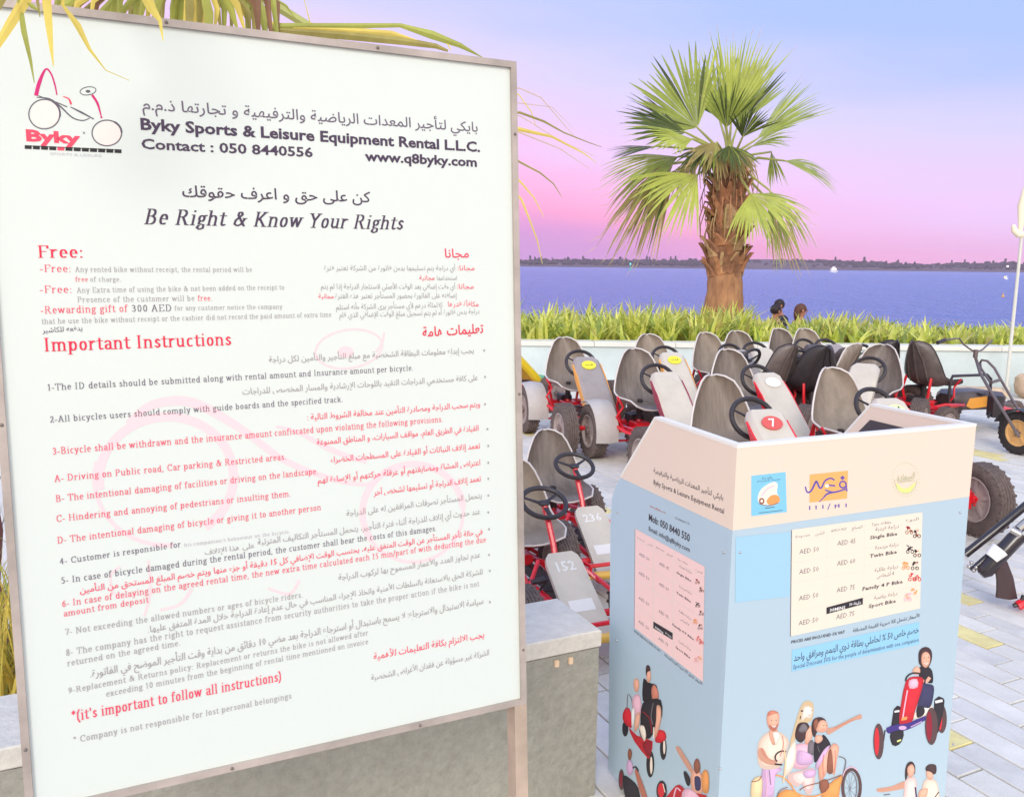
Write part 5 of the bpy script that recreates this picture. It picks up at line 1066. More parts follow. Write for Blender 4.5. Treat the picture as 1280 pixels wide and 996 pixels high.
# ------------------------------------------------------------------ chopper with long fork (right)
def yz(px, py, Y): return on_y(px, py, Y)
steel = mat('dull_steel', (120, 108, 106), .35, metal=.5, noise_amt=.1, scale=20); woodrim = mat('rim_gold', (226, 178, 116), .4, metal=.1)
Yc = 6.95; wc = yz(1275, 541, Yc); ch = root('chopper_bicycle', (wc.x, wc.y, 0), 'pedal chopper with long steel fork and golden front rim at the right edge', 'bicycle')
Rw = wc.z; mb = MB(); Mw = Matrix.Translation(wc) @ Matrix.Rotation(radians(28), 4, 'Z')
k = Rw/.212; tyre_b = mat('tyre_black', (50, 44, 44), .75, noise_amt=.2, scale=30)
w_ = obj('front_wheel', cm('tyre', m_tyre, tyre_b), ch); w_.location = (0, 0, wc.z); w_.scale = (k*.8, k, k); w_.rotation_euler = (0, 0, radians(22))
obj('rim', cm('rim', m_rim, woodrim), w_); obj('hub', cm('hub', m_hub, hub_m), w_)
mb = MB(); t1 = yz(1221, 452, Yc+.5); 
mb.tube([yz(1274, 546, Yc-.12), yz(1258, 520, Yc), yz(1240, 492, Yc+.2), yz(1225, 466, Yc+.38), t1, yz(1219, 446, Yc+.5)], .0125, 8)
mb.tube([yz(1272, 511, Yc+.12), yz(1256, 483, Yc+.28), yz(1243, 460, Yc+.4), yz(1234, 451, Yc+.46), yz(1227, 450, Yc+.48), t1+V((.03, 0, -.01)), yz(1226, 460, Yc+.45), yz(1238, 478, Yc+.3)], .0105, 8)
mb.tube([yz(1239, 478, Yc+.25), yz(1249, 475, Yc+.3)], .014, 8); mb.tube([yz(1254, 505, Yc+.1), yz(1265, 503, Yc+.2)], .012, 8); part('fork', mb, steel, ch)
mb = MB(); mb.tube([yz(1173, 428, Yc+.35), yz(1180, 425, Yc+.4), yz(1199, 423, Yc+.5), yz(1204, 430, Yc+.55), yz(1212, 436, Yc+.55), yz(1220, 441, Yc+.5), yz(1228, 437, Yc+.55), yz(1240, 426, Yc+.7)], .0075, 7); mb.tube([yz(1219, 447, Yc+.5), yz(1220, 437, Yc+.5)], .02, 8); part('handlebar', mb, steel, ch)
mb = MB(); mb.tube([yz(1172, 428.5, Yc+.34), yz(1181, 425, Yc+.41)], .017, 8); part('grip', mb, blk_m, ch)
mb = MB(); a0 = wc; ax = V((cos(radians(22)), sin(radians(22)), 0)); fwd = V((-ax.y, ax.x, 0)); vs = []
for i in range(9):
    a = radians(20+125*i/8)
    for s in (-.075, .075): vs.append(a0+fwd*cos(a)*(Rw*1.12)+Z*sin(a)*Rw*1.12+ax*s)
    for s in (.07, -.07): vs.append(a0+fwd*cos(a)*(Rw*1.07)+Z*sin(a)*Rw*1.07+ax*s)
mb.add(vs, [(i*4+k_, i*4+(k_+1) % 4, i*4+4+(k_+1) % 4, i*4+4+k_) for i in range(8) for k_ in range(4)]+[(0, 1, 2, 3), (35, 34, 33, 32)]); part('mudguard', mb, blk_m, ch)
mb = MB(); p = yz(1244, 507, Yc+.45); mb.box((p.x-.045, p.y-.05, p.z-.10), (p.x+.045, p.y+.05, p.z+.09), bev=.01); mb.tube([yz(1235, 522, Yc+.42), p], .012, 6); part('battery_box', mb, blk_m, ch)
mb = MB(); mb.tube([p, yz(1290, 520, Yc+.9), yz(1370, 530, Yc+1.6)], .018, 8); part('frame', mb, red_m, ch)
w_ = obj('rear_wheel', cm('tyre', m_tyre, tyre_b), ch); q = yz(1372, 533, Yc+1.6); w_.location = (q.x-wc.x, q.y-wc.y, .2); w_.rotation_euler = (0, 0, radians(22)); w_.scale = (.7, .95, .95); obj('rim', cm('rim', m_rim, woodrim), w_)

# ------------------------------------------------------------------ the second chopper, nearer, only its black fork in view
Y2 = 3.75; c0 = yz(1300, 690, Y2); ch2 = root('chopper_bicycle', (c0.x, c0.y, 0), 'black forked chopper bicycle with white tape, close behind the counter at lower right', 'bicycle')
glossk = mat('gloss_black', (38, 30, 34), .3, coat=.5)
mb = MB(); mb.tube([yz(1206, 693, Y2), yz(1245, 662, Y2), yz(1300, 617, Y2+.05), yz(1345, 580, Y2+.1)], .0185, 10); part('fork_tube', mb, glossk, ch2)
mb = MB(); mb.tube([yz(1214, 713, Y2-.05), yz(1245, 686, Y2-.05), yz(1300, 643, Y2), yz(1345, 606, Y2+.05)], .013, 10); part('fork_tube', mb, glossk, ch2)
mb = MB(); mb.tube([yz(1226, 718, Y2-.08), yz(1232, 713, Y2-.08), yz(1268, 674, Y2-.06), yz(1276, 668, Y2-.06)], [.02, .034, .036, .034], 12); part('shock_cylinder', mb, glossk, ch2)
mb = MB(); mb.tube([yz(1264, 662, Y2-.06), yz(1275, 668, Y2-.08)], .018, 10); mb.tube([yz(1272, 661, Y2-.06), yz(1320, 620, Y2)], .016, 8); part('collar', mb, chrome, ch2)
mb = MB(); mb.tube([yz(1239, 697, Y2-.085), yz(1250, 686, Y2-.085)], [.030, .038], 12); part('white_tape', mb, WH, ch2)
mb = MB()
for dx, dy in ((0, 0), (6, 5), (3, -5), (9, 1)): mb.ball(yz(1211+dx, 708+dy, Y2-.06), .009, nu=8, nv=6)
part('axle_nuts', mb, chrome, ch2)
mb = MB(); rings = []
for x0, x1, y_, dy in ((1240, 1258, 702, -3), (1245, 1262, 712, -3), (1247, 1267, 725, -3), (1247, 1270, 738, 0), (1246, 1272, 747, 1)):
    a_ = yz(x0, y_, Y2-.1); b_ = yz(x1, y_+dy, Y2-.06); m_ = (a_+b_)/2+V((0, -.02, 0)); rings.append([a_, m_, b_, b_+V((0, .012, 0)), m_+V((0, .012, 0)), a_+V((0, .012, 0))])
mb.loft(rings); part('mudguard', mb, mat('dark_flap', (70, 52, 52), .6), ch2)
mb = MB(); mb.tube([yz(1272, 757, Y2-.1), yz(1285, 750, Y2-.1), yz(1330, 745, Y2), yz(1420, 735, Y2+.3)], .022, 8); mb.tube([yz(1345, 580, Y2+.1), yz(1385, 660, Y2+.2), yz(1420, 735, Y2+.3)], .02, 8); part('frame', mb, red_m, ch2)
mb = MB(); mb.tube([yz(1267, 757, Y2-.1), yz(1276, 754, Y2-.1), yz(1280, 744, Y2-.1)], .01, 6); part('pedal', mb, blk_m, ch2)
w_ = obj('wheel', cm('tyre', m_tyre, tyre_b), ch2); q = yz(1420, 740, Y2+.3); w_.location = (q.x-c0.x, q.y-c0.y, .213); w_.rotation_euler = (0, 0, radians(25)); obj('rim', cm('rim', m_rim, woodrim), w_)

# ------------------------------------------------------------------ white pole with a cream lamp bowl
pb = yz(1257.5, 489, 10.2); po = root('lamp_pole', (pb.x, pb.y, 0), 'slim white pole with cream bowl, pointed finial and small white sign, right edge', 'pole')
wm = mat('pole_white', (214, 214, 204), .5); crm2 = mat('lamp_cream', (248, 236, 208), .4); 
top = V((pb.x, pb.y, yz(1268, 291, 10.2).z)); mb = MB(); mb.tube([V((pb.x, pb.y, 0)), V((pb.x, pb.y, .12)), V((pb.x, pb.y, .12)), top], [.045, .045, .02, .017], 12); part('post', mb, wm, po)
mb = MB(); hx = top.x
mb.tube([top+V((-.11, 0, .09)), top+V((-.095, 0, .03)), top+V((-.04, 0, -.02)), top+V((.03, 0, -.02)), top+V((.08, 0, .03)), top+V((.09, 0, .08))], [.02, .035, .04, .04, .035, .02], 10); part('lamp_bowl', mb, crm2, po)
mb = MB(); mb.tube([top+V((-.02, 0, 0)), top+V((-.02, 0, .30)), top+V((-.005, 0, .50)), top+V((.012, 0, .66))], [.018, .06, .035, .003], 10); part('finial', mb, crm2, po)
mb = MB(); c_ = top+V((.11, -.02, .24)); mb.box((c_.x-.10, c_.y-.015, c_.z-.10), (c_.x+.13, c_.y+.015, c_.z+.10), bev=.004); sg = part('small_sign', mb, mat('sign_white', (246, 246, 240), .4), po, False)
mb = MB(); mb.ball((c_.x+.02, c_.y-.017, c_.z-.04), (.05, .004, .055), nu=10, nv=6); obj('blue_mark', mb.mesh('blue_mark', mat('mark_blue', (40, 96, 200), .4), True, po.location), sg)
sg2 = sg

# ------------------------------------------------------------------ seated people beyond the grass
skin_m = mat('skin', (176, 118, 92), .5, noise_amt=.08, scale=30)
def skinned(name, verts, edges, radii, mt, parent):
    me = bpy.data.meshes.new(name); me.from_pydata(verts, edges, []); o = obj(name, me, parent)
    md = o.modifiers.new('s', 'SKIN')
    if not me.skin_vertices: pass
    for i, r in enumerate(radii):
        sv = me.skin_vertices[0].data[i]; sv.radius = r if isinstance(r, tuple) else (r, r)
    me.skin_vertices[0].data[0].use_root = True; sb = o.modifiers.new('b', 'SUBSURF'); sb.levels = sb.render_levels = 2
    dg = bpy.context.evaluated_depsgraph_get(); dg.update(); m2_ = bpy.data.meshes.new_from_object(o.evaluated_get(dg)); o.modifiers.clear(); o.data = m2_; m2_.materials.clear(); m2_.materials.append(mt)
    m2_.polygons.foreach_set('use_smooth', [True]*len(m2_.polygons)); return o
def person(loc, rz, label, shirt, hair, longhair=False, lean=0):
    r = root('person', loc, label, 'person', rz)
    v = [(0, 0, .12), (0, 0, .30), (0, .02, .48), (0, .02, .58), (0, .03, .66), (0, .05, .74), (0, .06, .82),      # pelvis..head
         (.17, .01, .55), (.22, .12, .34), (.16, .32, .32), (.13, .38, .31), (-.17, .01, .55), (-.22, .12, .34), (-.16, .32, .32), (-.13, .38, .31),
         (.10, .05, .12), (.14, .42, .34), (.13, .55, .05), (.13, .68, .03), (-.10, .05, .12), (-.14, .42, .34), (-.13, .55, .05), (-.13, .68, .03)]
    e = [(0, 1), (1, 2), (2, 3), (3, 4), (4, 5), (5, 6), (3, 7), (7, 8), (8, 9), (9, 10), (3, 11), (11, 12), (12, 13), (13, 14), (0, 15), (15, 16), (16, 17), (17, 18), (0, 19), (19, 20), (20, 21), (21, 22)]
    ra = [(.15, .11), (.13, .10), (.16, .10), (.10, .08), .052, .072, .080, .055, .042, .03, .028, .055, .042, .03, .028, .08, .06, .04, .035, .08, .06, .04, .035]
    body = skinned('body', v, e, ra, skin_m, r)
    skinned('shirt', v[:4]+[v[7], v[8], v[11], v[12]], [(0, 1), (1, 2), (2, 3), (3, 4), (4, 5), (3, 6), (6, 7)], [(.165, .125), (.145, .115), (.175, .115), (.115, .09), .065, .052, .065, .052], shirt, r)
    skinned('trousers', [v[0], v[15], v[16], v[17], v[19], v[20], v[21]], [(0, 1), (1, 2), (2, 3), (0, 4), (4, 5), (5, 6)], [(.165, .12), .095, .072, .05, .095, .072, .05], mat('denim', (60, 66, 92), .8), r)
    mb = MB(); mb.ball((0, .035, .815), (.088, .098, .095), nu=14, nv=10)
    if longhair: mb.ball((0, -.02, .74), (.085, .06, .15), nu=12, nv=8)
    part('hair', mb, hair, r, True, False)
    mb = MB(); mb.tube([(0, .135, .80), (0, .158, .775), (0, .14, .768)], [.009, .014, .008], 6)
    for s in (-1, 1): mb.ball((s*.082, .05, .785), (.012, .02, .028), nu=8, nv=6)
    part('nose_and_ears', mb, skin_m, r, True, False)
    mb = MB()
    for s in (-1, 1): mb.ball((s*.032, .132, .805), (.013, .008, .007), nu=8, nv=6)
    part('eyes', mb, mat('eyes', (40, 28, 26), .3), r, True, False)
    mb = MB(); mb.ball((0, .136, .745), (.024, .008, .007), nu=8, nv=6); part('mouth', mb, mat('lips', (160, 80, 76), .5), r, True, False)
Yp = 15.0; hd = mat('hair_dark', (40, 28, 28), .6); hb = mat('hair_brown', (96, 58, 44), .6)
for (px, py, Y, rz, lab, sh, ha, lh) in ((967, 394, Yp, -1.2, 'seated person with dark hair at the left of the three behind the palm', mat('shirt_brown', (120, 70, 60), .8), hd, False),
                                       (976, 387, Yp+.5, 1.9, 'seated person in a dark shirt, middle and highest of the three beyond the grass', mat('shirt_dark', (44, 40, 56), .8), hd, False),
                                       (998, 393, Yp-.1, -1.6, 'seated person with reddish brown hair and yellow top, right of the three beyond the grass', mat('shirt_yellow', (220, 200, 110), .8), hb, True)):
    q = yz(px, py, Y); person((q.x, q.y, q.z-.72), rz, lab, sh, ha, lh)

# ------------------------------------------------------------------ craft and lights on the water
bo = yz(1043, 333, 520); boat = root('ferry_boat', (bo.x, bo.y, -1.5), 'small white ferry with lit cabin far out on the water, right of the palm', 'boat', .3)
wb = mat('boat_white', (244, 240, 236), .5); mb = MB(); rings = []
for x_, hw, z0 in ((-2.6, .7, .3), (-2.2, .9, .0), (1.6, .9, .0), (2.6, .5, .4), (3.0, .05, .8)): rings.append([V((x_, -hw, 1.1)), V((x_, -hw*.7, z0)), V((x_, hw*.7, z0)), V((x_, hw, 1.1))])
mb.loft(rings); part('hull', mb, wb, boat, True, False)
mb = MB(); mb.box((-2.0, -.7, 1.1), (1.0, .7, 2.5), bev=.1); mb.box((-1.2, -.5, 2.6), (.4, .5, 3.4), bev=.1); part('cabin', mb, wb, boat, False, False)
mb = MB(); 
for i in range(4): mb.box((-1.8+i*.7, -.73, 1.6), (-1.3+i*.7, -.705, 2.2))
part('lit_window', mb, mat('window_glow', (255, 240, 214), .5, emit=3), boat, False, False)
def buoy(px, py, Y, col, label, glow):
    q = yz(px, py, Y); r = root('beacon_buoy', (q.x, q.y, -1.5), label, 'buoy'); s = Y/520
    mb = MB(); mb.lathe([(.001, -.1), (.9, 0), (1.0, .5), (.4, .8), (.25, 2.2), (.001, 2.3)], Matrix.Rotation(-pi/2, 4, 'Y') @ Matrix.Scale(s, 4), 12); part('float', mb, mat(label[:9], col, .5), r, True, False)
    mb = MB(); mb.ball((0, 0, (q.z+1.5)), .5*s, nu=10, nv=8); part('lantern', mb, mat('glow'+label[:6], glow, .5, emit=1.6), r, True, False)
buoy(788, 330, 520, (60, 180, 170), 'teal lit buoy on the water left of the palm', (90, 220, 205))
buoy(1259.5, 333, 260, (240, 240, 235), 'white buoy just left of the lamp pole on the water', (255, 250, 240))
buoy(1256, 346.5, 95, (236, 180, 90), 'yellow and pink float on the water beside the lamp pole', (255, 205, 110))

# ================================================================== PALMS
pg = [mat('palm_green', (158, 172, 80), .45, noise_amt=.22, scale=4, trans=.3), mat('palm_lime', (196, 206, 98), .45, noise_amt=.18, scale=4, trans=.4), mat('palm_olive', (156, 142, 84), .5, noise_amt=.3, scale=4, trans=.25),
      mat('palm_dark', (84, 98, 48), .5, noise_amt=.25, scale=4, trans=.25), mat('palm_straw', (206, 180, 130), .7, noise_amt=.2, scale=5, trans=.25)]
pet_m = mat('petiole', (168, 170, 96), .5, noise_amt=.15, scale=6)
def fan(mb, hub, axis, nrm, R, spread, nseg, droop, mt, rn, fold=.35, split=.60, hair=True, cup=.25):
    axis = axis.normalized(); n_ = (nrm-axis*nrm.dot(axis)).normalized(); s_ = axis.cross(n_); dth = 2*spread/nseg
    for i in range(nseg):
        th = -spread+dth*(i+.5)+rn.uniform(-.3, .3)*dth; d = axis*cos(th)+s_*sin(th)
        L_ = R*(.72+.28*cos(th*.8))*(rn.uniform(.8, 1.12) if rn.random() > .06 else .6); side_ = (-axis*sin(th)+s_*cos(th)); dr = droop*rn.uniform(.7, 1.5); tw = rn.uniform(-.25, .25); vs = []
        ts = (0.03, .25, .45, .62, .78, .9, 1.0)
        for t in ts:
            c = hub+d*L_*t+n_*cup*R*(t*t*.5)*abs(sin(th))-Z*dr*L_*max(0, t-.35)**2*1.6-Z*droop*.3*L_*t*t
            if t <= split: w = R*t*dth*.5*1.1
            else: w = R*split*dth*.56*max(.03, (1-t)/(1-split))**.6
            k = fold*w*(1 if i % 2 else -1); sd = (side_+n_*tw*(1 if t > split else 0))
            vs += [c-sd*w, c+n_*k, c+sd*w]
        m_ = mt[0] if rn.random() < .75 else rn.choice(mt)
        mb.add(vs, [(3*j+k_, 3*j+k_+1, 3*j+k_+4, 3*j+k_+3) for j in range(len(ts)-1) for k_ in (0, 1)], m_)
        if hair and rn.random() < .35:    # fine thread off the tip
            tip = V(vs[-2]); e_ = tip+d*L_*rn.uniform(.08, .22)-Z*L_*.05*rn.random(); mb.add([tip-side_*.004, tip+side_*.004, e_], [(0, 1, 2)], pg[4])
PY = 12.3; base = yz(903, 410, PY); zb = .42; tx = base.x
palm = root('fan_palm', (tx, PY, zb), 'single fan palm with stout brown trunk in the border against the sea and sky', 'palm tree')
bark = mat('palm_bark', (190, 142, 104), .9, noise_amt=.35, scale=5, stretch=(3, 3, .8), bump=.9, bscale=16, col2=(140, 98, 74)); boot = mat('leaf_base', (186, 130, 96), .85, noise_amt=.35, scale=8, bump=.5, bscale=25)
mb = MB(); rings = []; n_ = 28
ztop = yz(903, 205, PY).z; zmid = yz(903, 335, PY).z
for i in range(26):
    z = zb-.1+(ztop-zb+.1)*i/25
    r = .315-.09*min(1, (z-zb)/(zmid-zb)) if z < zmid else .235-.05*(z-zmid)/(ztop-zmid)
    rings.append([V((tx+(r+.022*noise.noise(V((cos(a)*2, sin(a)*2, z*3)))+.008*((i % 2)))*cos(a), PY+(r+.02*noise.noise(V((cos(a)*2+5, sin(a)*2, z*3))))*sin(a), z)) for a in [2*pi*k_/n_ for k_ in range(n_)]])
mb.loft(rings); part('trunk', mb, bark, palm)
rn = random.Random(5)
def m_boot():
    mb = MB(); rings = [[V((x*w, -d, z)) for x, d in ((-1, 0), (-.5, .035), (.5, .035), (1, 0), (.5, -.02), (-.5, -.02))] for z, w in ((0, .085), (.08, .075), (.17, .045), (.25, .022))]
    for i, rg in enumerate(rings): 
        for p in rg: p.y -= .025*i**1.5
    mb.loft(rings); return mb
boots = [m_boot().mesh('leaf_base', m_, True) for m_ in (boot, mat('leaf_base_dark', (150, 106, 82), .9, noise_amt=.4, scale=9, bump=.6, bscale=25), mat('leaf_base_tan', (196, 160, 122), .85, noise_amt=.3, scale=9, bump=.6, bscale=25))]
nrow = 15
for i in range(nrow):
    z = zmid-.10+(ztop-zmid)*i/nrow
    for k_ in range(9):
        a = 2*pi*(k_+.5*(i % 2))/9+rn.uniform(-.3, .3); r = .215-.045*(i/nrow)
        o = obj('leaf_base', rn.choice(boots), palm); o.location = (r*cos(a), r*sin(a), z-zb+rn.uniform(-.06, .06)); flare = .22 if i > 3 else 0
        o.rotation_euler = (rn.uniform(-flare, .16) if i > 3 else rn.uniform(-.12, .0), rn.uniform(-.35, .35), a+pi/2); o.scale = (rn.uniform(.7, 1.5), rn.uniform(.7, 1.1), rn.uniform(.55, 1.15))
# drooping dead threads and cut stalks under the crown
mb = MB()
for i in range(80):
    a = rn.uniform(0, 2*pi); z = rn.uniform(zmid+.55, ztop+.15); c = V((tx+.19*cos(a), PY+.19*sin(a), z)); o_ = V((cos(a), sin(a), 0)); L_ = rn.uniform(.15, .5)
    pts = [c, c+o_*L_*.35+Z*.05, c+o_*L_*.5-Z*L_*.4, c+o_*L_*.45-Z*L_*rn.uniform(.7, 1.1)]
    mb.tube(pts, [.012, .01, .007, .003], 4, mt=rn.choice((pg[4], pg[2], boot)))
part('dead_threads', mb, None, palm, True, kind='stuff')
crown = V((tx, PY, ztop+.02))
FR = [ # hub px, tip px, dY hub, normal, spread deg, droop, mats, n
 ((872, 160), (818, 84), -.1, (0.1, -1, .25), 62, .04, (0, 1, 3), 30), ((858, 166), (788, 142), -.3, (-.1, -.8, .7), 40, .08, (3, 0, 2), 24), ((866, 174), (818, 170), -.5, (0, -.7, .8), 34, .12, (1, 0), 18),
 ((900, 152), (886, 76), .1, (0, -1, .1), 30, .02, (1, 0), 20), ((914, 150), (938, 54), 0, (0, -1, .05), 30, .02, (1, 1, 0), 24), ((922, 158), (958, 84), .25, (0, -1, .2), 28, .04, (0, 3), 20),
 ((908, 160), (914, 104), -.35, (0, -1, .4), 44, .04, (0, 3), 22), ((928, 172), (946, 134), -.4, (.2, -1, .5), 46, .06, (3, 0), 20),
 ((946, 174), (1020, 116), -.1, (.1, -.5, .88), 32, .10, (0, 1), 26), ((938, 184), (988, 160), -.3, (0, -.55, .85), 34, .18, (0, 3, 1), 22),
 ((980, 201), (1038, 214), .1, (0, -.45, .9), 42, .22, (0, 1), 22), ((964, 190), (970, 224), .2, (0, -1, .1), 22, .1, (0, 3), 10),
 ((822, 183), (768, 190), .2, (0, -.4, .9), 26, .08, (3, 0), 16), ((848, 196), (772, 218), -.2, (0, -.6, .8), 38, .22, (0, 4, 2), 26), ((842, 204), (778, 250), .1, (-.2, -.8, .6), 36, .45, (2, 0, 4), 26),
 ((846, 212), (784, 278), -.2, (-.2, -1, .3), 26, .36, (2, 3, 4), 22), ((872, 218), (820, 256), -.5, (-.1, -1, .4), 42, .18, (1, 0), 24), ((836, 206), (800, 262), .2, (-.2, -1, .1), 26, .2, (2, 4, 2), 18),
 ((938, 242), (976, 286), -.5, (.1, -1, .45), 62, .20, (1, 0, 0), 34), ((962, 238), (992, 296), -.2, (.3, -1, .3), 34, .35, (0, 1, 4), 24), ((960, 250), (986, 318), .15, (.2, -1, .1), 18, .15, (4, 1), 12),
 ((884, 186), (862, 206), -.3, (-.2, -1, .4), 44, .2, (3, 2, 4), 16), ((912, 182), (926, 200), -.45, (.2, -1, .3), 50, .2, (3, 0), 14), ((872, 190), (846, 236), .1, (-.3, -1, .2), 24, .2, (2, 4), 14),
 ((896, 178), (880, 206), -.4, (0, -1, .3), 40, .15, (2, 0), 14), ((905, 150), (900, 100), .6, (0, -1, .2), 60, .05, (3, 0), 22), ((918, 186), (932, 214), -.3, (0, -1, .3), 36, .2, (2, 4), 12)]
for hp, tp, dy, nr, spd, dr, ms, ns in FR:
    hub = yz(*hp, PY+dy); tip = yz(*tp, PY+dy*1.6-.1); R_len = (tip-hub).length; mb = MB()
    c0_ = crown+V((rn.uniform(-.08, .08), rn.uniform(-.08, .05), -.1)); mid = (c0_+hub)/2+Z*.12*(hub-c0_).length
    mb.tube([c0_, mid, hub, hub+(tip-hub)*.12], [.028, .02, .014, .006], 6, mt=pet_m)
    fan(mb, hub, tip-hub, V(nr), R_len*1.12, radians(spd), ns, dr, [pg[i] for i in ms], rn)
    part('frond', mb, None, palm, True)

# the near palm behind the notice board, its leaves hanging over the top edge
yl = [mat('near_yellow', (246, 220, 110), .45, noise_amt=.15, scale=8, trans=.35), mat('near_olive', (170, 158, 84), .5, noise_amt=.3, scale=10, trans=.3), mat('near_green', (176, 180, 84), .5, noise_amt=.25, scale=10, trans=.3), mat('near_brown', (128, 92, 66), .7, noise_amt=.3, scale=10)]
ntp = yz(-18, 640, 2.9); near = root('fan_palm', (ntp.x-.15, 2.9, 0), 'nearer palm at the left edge whose yellow leaves hang over the top of the board', 'palm tree')
mb = MB(); rings = []
for i in range(14):
    z = 2.35*i/13; rings.append([V((near.location.x+(.16+.012*(i % 2)+.015*noise.noise(V((cos(a), sin(a), z*3))))*cos(a), 2.9+(.16+.012*(i % 2))*sin(a), z)) for a in [2*pi*k_/18 for k_ in range(18)]])
mb.loft(rings); part('trunk', mb, mat('near_bark', (128, 74, 62), .9, noise_amt=.35, scale=8, bump=.8, bscale=18), near)
ncr = V((near.location.x, 2.9, 2.4))
def strand(mb, pts, Ys, w, mt, face=(0, -1, 0)):
    P_ = [yz(x, y, Y) for (x, y), Y in zip(pts, Ys)]; n2 = len(P_); vs = []
    for i, p in enumerate(P_):
        d = (P_[min(i+1, n2-1)]-P_[max(i-1, 0)]).normalized(); s = d.cross(V(face)).normalized(); ww = w[i] if isinstance(w, (list, tuple)) else w; ww = ww/F*p.y/2
        vs += [p-s*ww, p+V((0, -1, 0))*ww*.4, p+s*ww]
    mb.add(vs, [(3*j+k_, 3*j+k_+1, 3*j+k_+4, 3*j+k_+3) for j in range(n2-1) for k_ in (0, 1)], mt)
mb = MB(); hubp = (95, -150); h3 = yz(*hubp, 1.12)
mb.tube([ncr, (ncr+h3)/2+Z*.25, h3+Z*.02, h3], [.03, .02, .014, .01], 6, mt=pet_m)
Yf = 1.13
for pts, w, m_ in (([hubp, (32, 0), (12, 32), (-6, 62), (-16, 100)], (4, 14, 12, 8, 2), 0), ([hubp, (24, 0), (30, 40), (38, 75), (43, 104)], (3, 7, 7, 4, 1), 2), ([hubp, (58, 0), (61, 30), (64, 60), (67, 84)], (4, 12, 9, 5, 1), 0),
                  ([hubp, (78, 6), (97, 32), (112, 62), (132, 88), (162, 101)], (2, 4, 8, 4, 1.2, .7), 0), ([hubp, (8, -10), (-8, 20), (-20, 50)], (4, 9, 7, 2), 1), ([hubp, (45, -20), (47, 2), (50, 22)], (3, 6, 4, 1), 1),
                  ([hubp, (180, -10), (190, 12), (200, 26), (204, 52)], (3, 15, 11, 5, 1), 0), ([hubp, (30, 0), (40, 8), (52, 16)], (3, 8, 5, 1), 2)):
    Ys = [1.12]+[Yf+max(0, (x-60))*.0007 for x, y in pts[1:]]; strand(mb, pts, Ys, w, yl[m_])
part('frond', mb, None, near)
mb = MB(); rn = random.Random(9); hb2 = yz(235, -95, 1.75)
mb.tube([ncr, (ncr+hb2)/2+Z*.2, hb2], [.03, .02, .012], 6, mt=pet_m)
for i in range(46):
    x = 70+i*6.2+rn.uniform(-4, 4); bx = (235-x)*.35; y1 = rn.uniform(20, 75)
    Ye = 1.75+rn.uniform(-.12, .2); strand(mb, [(235, -95), ((x+235)/2, -40), (x, rn.uniform(0, 18)), (x-bx*.2+rn.uniform(-8, 8), y1+25)], [1.75, Ye, Ye, Ye], (2, 7, rn.uniform(6, 12), 1), rn.choice((yl[0], yl[1], yl[1], yl[2], yl[2], yl[3])))
part('frond', mb, None, near)
mb = MB(); hb3 = yz(318, 20, 1.95); mb.tube([ncr, (ncr+hb3)/2+Z*.35, hb3], [.03, .02, .010], 6, mt=pet_m)
for pts, w, m_ in (([(318, 20), (340, 34), (420, 33), (500, 32), (540, 44), (575, 57), (603, 72)], (4, 9, 7, 5, 10, 6, 1), 2), ([(318, 20), (345, 38), (430, 44), (505, 52), (545, 58), (560, 64)], (4, 9, 11, 9, 6, 3), 1), ([(318, 20), (350, 34), (430, 38), (490, 42), (525, 52)], (3, 6, 7, 6, 1), 0),
                  ([(318, 20), (330, -10), (358, 8), (368, 22)], (2, 3, 3, 1), 2), ([(318, 20), (306, 0), (322, -14)], (4, 12, 3), 2), ([(318, 20), (300, 10), (312, 30)], (4, 9, 3), 0), ([(318, 20), (375, -20), (388, 30), (398, 50)], (1, 1.6, 1.6, .8), 0), ([(552, 48), (560, 56), (564, 64)], (1, 2, 1), 0)):
    strand(mb, pts, [1.95]*len(pts), w, yl[m_])
part('frond', mb, None, near)
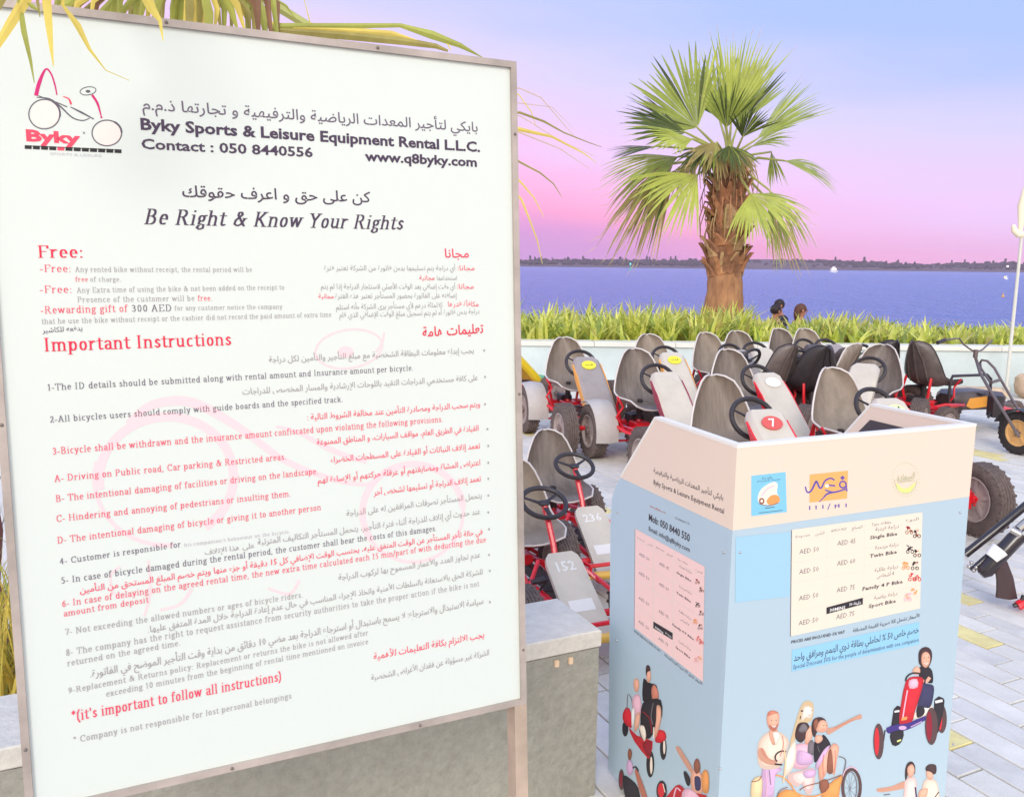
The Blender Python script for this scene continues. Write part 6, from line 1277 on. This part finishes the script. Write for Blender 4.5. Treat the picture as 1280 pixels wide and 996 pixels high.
mb = MB(); hb4 = yz(560, 140, 2.35); mb.tube([ncr, (ncr+hb4)/2+Z*.3, hb4], [.03, .02, .008], 6, mt=pet_m)
pale = mat('thread_pale', (226, 200, 176), .6, trans=.4)
for pts, w, m_ in (([(560, 140), (648, 110), (676, 122), (700, 150), (722, 176)], (3, 2, 1.6, 1.2, .6), 4), ([(560, 140), (648, 118), (664, 140), (670, 158)], (3, 2, 1.4, .6), 0), ([(560, 140), (650, 141), (680, 152), (705, 166), (735, 178), (752, 184)], (3, 3, 2.6, 1.8, 1.2, .6), 1),
                  ([(560, 140), (650, 162), (690, 171), (730, 192), (746, 204)], (3, 5, 3, 1.6, .6), 0), ([(560, 140), (650, 166), (700, 186), (738, 212)], (3, 2, 1.4, .6), 4), ([(560, 140), (650, 203), (675, 216), (692, 230), (702, 246)], (3, 2.4, 2, 1.4, .6), 1),
                  ([(560, 140), (651, 228), (668, 248), (680, 272)], (3, 2.4, 1.6, .6), 0), ([(560, 140), (652, 250), (664, 280), (672, 302), (678, 330)], (3, 2.6, 2, 1.6, .6), 0), ([(560, 140), (650, 145), (700, 176), (745, 196)], (2, 1.4, 1, .5), 4),
                  ([(560, 140), (640, 128), (690, 134), (716, 160)], (2, 1.4, 1, .5), 4)):
    strand(mb, pts, [2.35]*len(pts), w, pale if m_ == 4 else yl[m_])
part('frond', mb, None, near)
# straw coloured grass behind the bench at the left edge
og = yz(-10, 868, 2.35); rg = root('ornamental_grass', (og.x, og.y, 0), 'dry yellow ornamental grass clump behind the bench at the left edge', 'plant')
mb = MB(); rn = random.Random(2)
for i in range(420):
    blade(mb, (og.x+rn.uniform(-.22, .16), og.y+rn.uniform(-.1, .35), 0), rn.uniform(0, 2*pi), rn.uniform(.1, .8), rn.uniform(.5, .86), rn.uniform(.004, .009), rn.choice((yl[0], yl[0], yl[1], yl[2])))
part('blades', mb, None, rg, True, kind='stuff')
print('tris', sum(len(o.data.loop_triangles) if (o.data.calc_loop_triangles() or True) else 0 for o in C.objects if o.type == 'MESH'), 'objects', len(C.objects))
